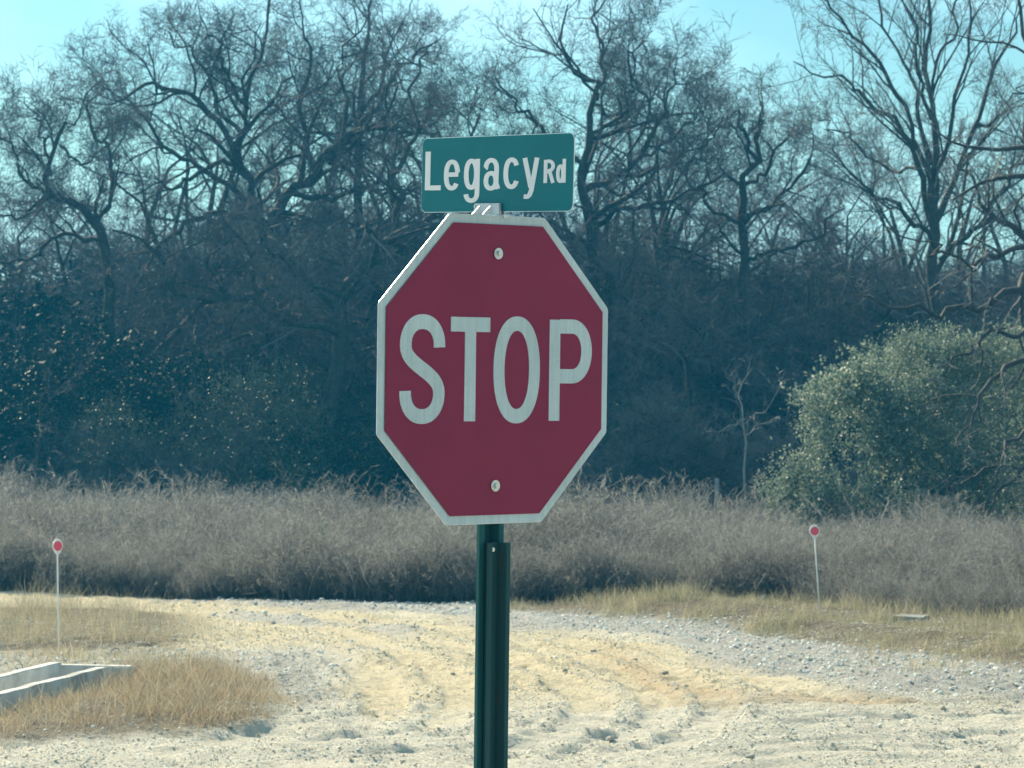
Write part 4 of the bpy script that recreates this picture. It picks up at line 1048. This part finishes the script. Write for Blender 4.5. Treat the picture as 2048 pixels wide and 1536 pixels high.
def post_mat(name, c0, c1, rust):
    m, t, b = mat_base(name)
    tc = N(t, 'ShaderNodeTexCoord'); mp = N(t, 'ShaderNodeMapping'); mp.inputs['Scale'].default_value = (18, 18, 2.2)
    t.links.new(tc.outputs['Object'], mp.inputs[0])
    n = N(t, 'ShaderNodeTexNoise'); n.inputs['Scale'].default_value = 1; n.inputs['Detail'].default_value = 6; t.links.new(mp.outputs[0], n.inputs[0])
    r = ramp(t, n.outputs[0], [(.3, c0), (.7, c1)])
    n2 = N(t, 'ShaderNodeTexNoise'); n2.inputs['Scale'].default_value = 2.4; n2.inputs['Detail'].default_value = 7; n2.inputs['Roughness'].default_value = .7
    t.links.new(mp.outputs[0], n2.inputs[0])
    mr = N(t, 'ShaderNodeMapRange'); mr.inputs[1].default_value = .66 - rust; mr.inputs[2].default_value = .74 - rust
    t.links.new(n2.outputs[0], mr.inputs[0])
    mx = N(t, 'ShaderNodeMix'); mx.data_type = 'RGBA'; mx.inputs[7].default_value = (.09, .045, .028, 1)
    t.links.new(mr.outputs[0], mx.inputs[0]); t.links.new(r.outputs[0], mx.inputs[6]); t.links.new(mx.outputs[2], b.inputs['Base Color'])
    b.inputs['Roughness'].default_value = .75; b.inputs['Specular IOR Level'].default_value = .2
    bp = N(t, 'ShaderNodeBump'); bp.inputs['Strength'].default_value = .3; bp.inputs['Distance'].default_value = .001
    t.links.new(n2.outputs[0], bp.inputs['Height']); t.links.new(bp.outputs[0], b.inputs['Normal'])
    return m
M_post = post_mat('green_steel', (.008, .065, .072), (.018, .10, .105), .0)
M_stub = post_mat('weathered_green_steel', (.012, .055, .06), (.026, .078, .08), .06)

# local frame: x along the face (viewer's right), z up, y away from the viewer; face at y = 0
YAW = math.radians(42.16); TILT = math.radians(-0.92); ROLL = math.radians(.19)
S_C = Vector((-.0396, 7.911, CAM_H + .0353))
def frame(center, yaw, tilt, roll):
    return Matrix.Translation(center) @ Matrix.Rotation(yaw, 4, 'Z') @ Matrix.Rotation(-tilt, 4, 'X') @ Matrix.Rotation(roll, 4, 'Y')
MS = frame(S_C, YAW, TILT, ROLL)
base_local = Vector((0, .03, -S_C.z - .0))
stop = empty('stop_sign', MS @ base_local, MS.to_euler())
tag(stop, 'red octagonal STOP sign with white border on a green steel post', 'road sign')
inv = Matrix.Translation(-base_local)          # face frame -> stop frame
def put(o, parent, mtx=inv):
    o.data.transform(mtx); return o
def prism(name, loop, y0, y1, bev=0):
    """loop of (x,z), extruded from y1 (back) to y0 (front)"""
    n = len(loop)
    V = [(x, y0, z) for x, z in loop] + [(x, y1, z) for x, z in loop]
    F = [tuple(range(n)), tuple(range(2 * n - 1, n - 1, -1))] + [(i, i + n, (i + 1) % n + n, (i + 1) % n) for i in range(n)]
    me = poly_mesh(name, V, F)
    import bmesh
    bm = bmesh.new(); bm.from_mesh(me); bmesh.ops.recalc_face_normals(bm, faces=bm.faces); bm.to_mesh(me); bm.free()
    return me
def octa(a, rc=0.0):
    b_ = a * math.tan(math.pi / 8)
    pts = [(b_, a), (a, b_), (a, -b_), (b_, -a), (-b_, -a), (-a, -b_), (-a, b_), (-b_, a)]
    if not rc: return pts
    out = []
    for i, p in enumerate(pts):
        q0 = Vector(pts[i - 1]); q1 = Vector(pts[(i + 1) % 8]); p = Vector(p)
        out += [tuple(p + (q0 - p).normalized() * rc), tuple(p + (q1 - p).normalized() * rc)]
    return out
A_ = .381
plate = put(mobj('sign_plate', prism('sign_plate', octa(A_, .004), 0, .0022), M_alu_edge, stop), stop)
def ring(name, outer, inner, y0, y1):
    n = len(outer)
    V = [(x, y0, z) for x, z in outer] + [(x, y0, z) for x, z in inner] + [(x, y1, z) for x, z in outer] + [(x, y1, z) for x, z in inner]
    F = []
    for i in range(n):
        j = (i + 1) % n
        F += [(i, j, n + j, n + i), (2 * n + i, i + 0, j, 2 * n + j)[::-1], (n + i, n + j, 3 * n + j, 3 * n + i)]
    return poly_mesh(name, V, F)
put(mobj('border', ring('border', octa(A_ - .0012), octa(A_ - .0225), -.0007, .0002), M_sign_white, stop), stop)
# red panel with slight dents round the bolts
gridn = 44; a_in = A_ - .0223
pts2 = []; bm_v = []
import bmesh
bm = bmesh.new()
vs = [bm.verts.new((x, 0, z)) for x, z in octa(a_in)]
bm.faces.new(vs)
for k in range(1, gridn):
    c_ = -a_in + 2 * a_in * k / gridn
    for co, no in (((c_, 0, 0), (1, 0, 0)), ((0, 0, c_), (0, 0, 1))):
        bmesh.ops.bisect_plane(bm, geom=bm.verts[:] + bm.edges[:] + bm.faces[:], plane_co=co, plane_no=no)
for v_ in bm.verts:
    x, z = v_.co.x, v_.co.z
    dd = 0
    for zb in (.287, -.287):
        r2 = (x ** 2 + (z - zb) ** 2); dd += .0028 * math.exp(-r2 / .0016) + .0012 * math.exp(-r2 / .012)
    edge = min(a_in - abs(x), a_in - abs(z), a_in * math.sqrt(2) - (abs(x) + abs(z)) * 1.0)
    dd *= min(1, max(0, edge / .05))
    v_.co.y = -.0042 + dd
bmesh.ops.recalc_face_normals(bm, faces=bm.faces)
me = bpy.data.meshes.new('red_panel'); bm.to_mesh(me); bm.free()
for p in me.polygons: p.use_smooth = True
# rim down to the plate
put(mobj('red_panel', me, M_sign_red, stop), stop)

# ---- lettering made of strokes
def ribbon(line, w, y0, y1, closed=False):
    """thick stroke along a polyline [(x,z)]"""
    L_ = [Vector(p) for p in line]; n = len(L_)
    V = []; F = []
    for i in range(n):
        if closed: t_ = (L_[(i + 1) % n] - L_[i - 1])
        elif i == 0: t_ = L_[1] - L_[0]
        elif i == n - 1: t_ = L_[-1] - L_[-2]
        else: t_ = (L_[i + 1] - L_[i]).normalized() + (L_[i] - L_[i - 1]).normalized()
        t_.normalize(); nn = Vector((-t_.y, t_.x)) * w / 2
        a = L_[i] + nn; b_ = L_[i] - nn
        V += [(a.x, y0, a.y), (b_.x, y0, b_.y), (b_.x, y1, b_.y), (a.x, y1, a.y)]
    m_ = n if closed else n - 1
    for i in range(m_):
        A, B = 4 * i, 4 * ((i + 1) % n)
        for k in range(4): F.append((A + k, A + (k + 1) % 4, B + (k + 1) % 4, B + k))
    if not closed: F += [(0, 1, 2, 3), (4 * (n - 1) + 3, 4 * (n - 1) + 2, 4 * (n - 1) + 1, 4 * (n - 1))]
    return V, F
def glyph(name, strokes, w, depth, front, sx=1, sz=1, off=(0, 0), mat=None, parent=None, mtx=None, label=None):
    V, F = [], []
    for k, (ln, cl) in enumerate(strokes):
        v_, f_ = ribbon(ln, w, 0, 1, cl); o_ = len(V)
        V += [(x * sx + off[0], front + .00012 * k if y == 0 else front + depth, z * sz + off[1]) for x, y, z in v_]
        F += [tuple(i + o_ for i in f) for f in f_]
    me = poly_mesh(name, V, F)
    bm = bmesh.new(); bm.from_mesh(me); bmesh.ops.recalc_face_normals(bm, faces=bm.faces); bm.to_mesh(me); bm.free()
    if mtx is not None: me.transform(mtx)
    o = mobj(name, me, mat, parent)
    if label: o['label'] = label
    return o
def arc(cx, cy, rx, ry, a0, a1, n=24, pw=1.0):
    out = []
    for i in range(n + 1):
        a = math.radians(a0 + (a1 - a0) * i / n); c_, s_ = math.cos(a), math.sin(a)
        out.append((cx + rx * math.copysign(abs(c_) ** pw, c_), cy + ry * math.copysign(abs(s_) ** pw, s_)))
    return out
h = .127; s = .036; hh = h + .006
SF = -.0055
def st(letter, x0, x1):
    w = x1 - x0; cx = (x0 + x1) / 2; r = w / 2 - s / 2; hs = s / 2
    if letter == 'S':
        ry = .058
        up_ = arc(0, hh - hs - ry, r, ry, 0, 180, 24, .92)
        lo_ = arc(0, -(hh - hs - ry), r, ry, 0, -180, 24, .92)
        n_ = 16; mid = []
        ax_, az = -r, hh - hs - ry; bx2, bz2 = r, -(hh - hs - ry)
        for i in range(1, n_):
            f = i / n_
            p0 = Vector((ax_, az)); p1 = Vector((ax_, az - .052)); p2 = Vector((bx2, bz2 + .052)); p3 = Vector((bx2, bz2))
            q = p0 * (1 - f) ** 3 + p1 * 3 * f * (1 - f) ** 2 + p2 * 3 * f * f * (1 - f) + p3 * f ** 3; mid.append((q.x, q.y))
        line = [(r, hh - hs - ry - .004)] + up_[1:] + mid + lo_[:-1] + [(-r, -(hh - hs - ry) + .004)]
        S_ = [(line, False)]
    if letter == 'T': S_ = [([(0, -h), (0, h - s * .9)], False), ([(-w / 2, h - s * .46), (w / 2, h - s * .46)], False)]
    if letter == 'O': S_ = [(arc(0, 0, r, hh - hs, 0, 360, 64, .90)[:-1], True)]
    if letter == 'P':
        z0 = h - s * .46; z1 = -.015; cz = (z0 + z1) / 2; ry = (z0 - z1) / 2; xr = w / 2 - s / 2 - ry * .80
        bowl = [(-w / 2 + s, z0)] + arc(xr, cz, ry * .80, ry, 90, -90, 26, .95) + [(-w / 2 + s, z1)]
        S_ = [([(-w / 2 + hs, -h), (-w / 2 + hs, h)], False), (bowl, False)]
    glyph('letter', S_, s, .0014, SF, 1, 1, (cx, 0), M_sign_white, stop, inv, 'white letter ' + letter)
st('S', -.3155, -.172); st('T', -.1535, -.0255); st('O', -.0125, .1425); st('P', .1750, .3210)

def bolt(z, mtx, parent, front):
    w_ = mobj('washer', disc_mesh('washer', .0142, .0022, 32), M_zinc, parent); w_.data.transform(Matrix.Translation((0, front, z))); w_.data.transform(mtx)
    hd = mobj('bolt_head', disc_mesh('bolt_head', .0072, .0065, 6), M_zinc, w_); hd.data.transform(Matrix.Translation((.0008, front - .004, z))); hd.data.transform(mtx)
bolt(.287, inv, stop, -.0034); bolt(-.287, inv, stop, -.0034)

# ---- U-channel posts
def channel(name, z0, z1, W=.082, flange=.0165, web=.036, dep=.03, th=.0045, y=0., x=0.):
    prof = [(-W / 2, 0), (-W / 2 + flange, 0), (-web / 2, dep), (web / 2, dep), (W / 2 - flange, 0), (W / 2, 0)]
    back = [(-W / 2, th), (-W / 2 + flange - th * .6, th), (-web / 2 - th * .6, dep + th), (web / 2 + th * .6, dep + th), (W / 2 - flange + th * .6, th), (W / 2, th)]
    loop = prof + back[::-1]; n = len(loop)
    V = [(x + a, y + b_, z0) for a, b_ in loop] + [(x + a, y + b_, z1) for a, b_ in loop]
    F = [(i, (i + 1) % n, (i + 1) % n + n, i + n) for i in range(n)]
    for k in range(5):
        a, b_ = k, k + 1; c_, d_ = n - 2 - k, n - 1 - k
        F += [(a, b_, c_, d_), (a + n, d_ + n, c_ + n, b_ + n)]
    me = poly_mesh(name, V, F)
    bm = bmesh.new(); bm.from_mesh(me); bmesh.ops.recalc_face_normals(bm, faces=bm.faces)
    bmesh.ops.bevel(bm, geom=[e for e in bm.edges if e.calc_face_angle(0) > .3 and abs(e.verts[0].co.z - e.verts[1].co.z) > .1], offset=.0009, segments=2, affect='EDGES')
    bm.to_mesh(me); bm.free()
    return me
gz = -S_C.z
put(mobj('post', channel('post', gz + .12, .37, y=.0045, x=-.002, W=.080), M_post, stop), stop)
put(mobj('base_post', channel('base_post', gz - .2, -.4275, y=-.022, x=.0005, W=.074, flange=.014), M_stub, stop), stop)
stop.children[-1]['label'] = 'rust-streaked green steel base post lapped over the front of the main post'
z_ = -.444
hd = mobj('post_bolt', disc_mesh('post_bolt', .006, .008, 6), M_zinc, stop); hd.data.transform(Matrix.Translation((-.012, -.008, z_))); hd.data.transform(inv)
for zz in (-.62, -.9):
    pass

# ---- street name sign
YN = math.radians(-51.6); RN = math.radians(2.1)
N_C = Vector((0, 7.96, CAM_H + (768 - 347.5) / FPX * 7.96)); N_C.x = (991 - 1024) / FPX * 7.96
MN = Matrix.Translation(N_C) @ Matrix.Rotation(YN, 4, 'Z') @ Matrix.Rotation(RN, 4, 'Y')
name = empty('street_name_sign', MN @ Vector((0, 0, -.11)), MN.to_euler())
tag(name, 'green street name sign reading Legacy Rd clamped above the stop sign', 'road sign')
invn = Matrix.Translation((0, 0, .11))
def rrect(w, h_, r, n=8):
    out = []
    for cx, cz, a0 in ((w / 2 - r, h_ / 2 - r, 0), (-w / 2 + r, h_ / 2 - r, 90), (-w / 2 + r, -h_ / 2 + r, 180), (w / 2 - r, -h_ / 2 + r, 270)):
        for i in range(n + 1):
            a = math.radians(a0 + 90 * i / n); out.append((cx + r * math.cos(a), cz + r * math.sin(a)))
    return out
BW, BH = .612, .190
o = mobj('blade', prism('blade', rrect(BW, BH, .019), .0001, .0022), M_alu_edge, name); o.data.transform(invn)
o = mobj('green_panel', prism('green_panel', rrect(BW - .003, BH - .003, .018), -.0006, .0003), M_sign_green, name); o.data.transform(invn)
cN, sN, D0 = math.cos(YN), math.sin(YN), 7.96
def uN(zx):    # horizontal position in the 3.414x enlargement -> metres along the blade
    q = (740 + zx / 3.414 - 1024) / FPX
    return (q * D0 - N_C.x) / (cN - q * sN)
def nm(ch, z0, z1, base, hpx, strokes_fn, w=9.2):
    u0, u1 = uN(z0), uN(z1); W_ = (z1 - z0) / 3.414
    S_ = strokes_fn(W_, hpx, w)
    glyph('letter', S_, w, .0011, -.0019, (u1 - u0) / W_, 1 / 812., (u0, base), M_letter_white, name, invn, 'white letter ' + ch)
def g_L(W, H, s): return [([(s * .55, 0), (s * .55, H)], False), ([(s, s * .45), (W, s * .45)], False)]
def g_e(W, H, s):
    r = W / 2 - s / 2; ry = H / 2 - s * .42
    return [(arc(W / 2, H / 2, r, ry, 8, 322, 40, .88), False), ([(s * .9, H * .53 - 1), (W - s * .35, H * .53 - 1)], False)]
def g_g(W, H, s):
    r = (W - s * .2) / 2 - s / 2; ry = H / 2 - s * .42; d = 20
    return [(arc(W / 2 - s * .1, H / 2, r, ry, 0, 360, 40, .9)[:-1], True), ([(W - s / 2, H), (W - s / 2, -d * .35)] + arc(W / 2, -d * .35, W / 2 - s / 2, d * .9 - s * .25, 0, -172, 24, .9)[1:], False)]
def g_a(W, H, s):
    r = W / 2 - s * .55
    return [([(s * .35, H * .68)] + arc(W / 2 - 1, H * .66, r, H * .34 - s * .4, 175, 0, 20, .9) + [(W - s * .7, H * .2), (W - s * .3, 0)], False),
            (arc(W * .46, H * .27, W * .46 - s / 2, H * .29 - s * .3, 0, 360, 32, .9)[:-1], True)]
def g_c(W, H, s):
    r = W / 2 - s / 2; ry = H / 2 - s * .42
    return [(arc(W / 2, H / 2, r, ry, 32, 328, 36, .88), False)]
def g_y(W, H, s):
    return [([(s * .5, H), (W * .5 + 1, s * .2)], False), ([(W - s * .5, H), (W * .56, -4), (W * .46, -13), (W * .34, -16.5), (W * .12, -16)], False)]
def g_R(W, H, s):
    return [([(s * .5, 0), (s * .5, H)], False), ([(s * .9, H - s * .45)] + arc(W - s * .5 - H * .2, H * .73, H * .2, H * .27 - s * .4, 90, -90, 16) + [(s * .9, H * .46 + s * .1)], False), ([(W * .55, H * .46), (W - s * .45, 0)], False)]
def g_d(W, H, s):
    xh = H * .76; r = (W - s * .4) / 2 - s / 2 + .5
    return [(arc(W / 2 - s * .2, xh / 2, r, xh / 2 - s * .42, 0, 360, 32, .9)[:-1], True), ([(W - s * .5, 0), (W - s * .5, H)], False)]
bl = .5 * BH - .70 * BH
nm('L', 378, 487, bl, 80, g_L, 10.2); nm('e', 508, 617, bl - .0008, 62, g_e); nm('g', 645, 752, bl, 62, g_g); nm('a', 780, 888, bl, 62, g_a)
nm('c', 915, 1025, bl, 62, g_c); nm('y', 1043, 1158, bl, 61, g_y); nm('R', 1190, 1265, .5 * BH - .635 * BH, 46, g_R, 7.0); nm('d', 1277, 1340, .5 * BH - .635 * BH, 47, g_d, 6.6)
# bracket on the post top: slotted block with gussets, clamping the blade's lower edge
def bx(nm_, x0, x1, y0, y1, z0, z1, par, bev=.0015):
    o = mobj(nm_, box_mesh(nm_, x0, x1, y0, y1, z0, z1, bev=bev), M_alu, par); o.data.transform(invn); return o
zb = -BH / 2
invn = invn @ Matrix.Translation((-.02, 0, 0))
br = bx('bracket', -.052, .052, -.0105, -.0028, zb - .006, zb + .0215, name)
bx('clamp_plate', -.052, .052, .0045, .011, zb - .006, zb + .0215, br)
bx('bracket_base', -.062, .062, -.026, .026, zb - .013, zb - .0065, br)
for gxo in (-.030, .014):
    V = [(gxo, -.0095, zb + .017), (gxo + .004, -.0095, zb + .017), (gxo + .004, -.0095, zb - .0062), (gxo, -.0095, zb - .0062), (gxo - .013, -.025, zb - .0062), (gxo - .009, -.025, zb - .0062)]
    me = poly_mesh('gusset', V, [(0, 1, 2, 3), (0, 4, 5, 1), (0, 3, 4), (1, 5, 2), (3, 2, 5, 4)])
    o = mobj('gusset', me, M_alu, br); o.data.transform(invn)
scr = mobj('set_screw', disc_mesh('set_screw', .0032, .004, 10), M_zinc, br); scr.data.transform(Matrix.Translation((-.045, -.012, zb + .014))); scr.data.transform(invn)
cap = cyl('post_cap', (0, 0, zb - .05), (0, 0, zb - .012), .028, M_alu, br, 20); cap.data.transform(invn)
for sx_ in (-1, 1):
    t_ = mobj('cap_bolt', disc_mesh('cap_bolt', .0055, .012, 6), M_zinc, br); t_.data.transform(Matrix.Rotation(.6, 4, 'Z')); t_.data.transform(Matrix.Translation((sx_ * .075, -.006, zb - .012))); t_.data.transform(invn)

# ------------------------------------------------------------------ air
hz = mobj('haze', box_mesh('haze', -190, 190, -95, 200, -2.2, 11.5, bev=0))
m = bpy.data.materials.new('haze'); m.use_nodes = True; t = m.node_tree; t.nodes.clear()
o_ = N(t, 'ShaderNodeOutputMaterial'); pv = N(t, 'ShaderNodeVolumePrincipled')
pv.inputs['Color'].default_value = (.03, .52, 1.0, 1); pv.inputs['Density'].default_value = 0.0014; pv.inputs['Anisotropy'].default_value = .3
t.links.new(pv.outputs[0], o_.inputs['Volume'])
hz.data.materials.append(m); tag(hz, kind='stuff', label='thin blue haze in the air over the road and the wood', cat='haze')
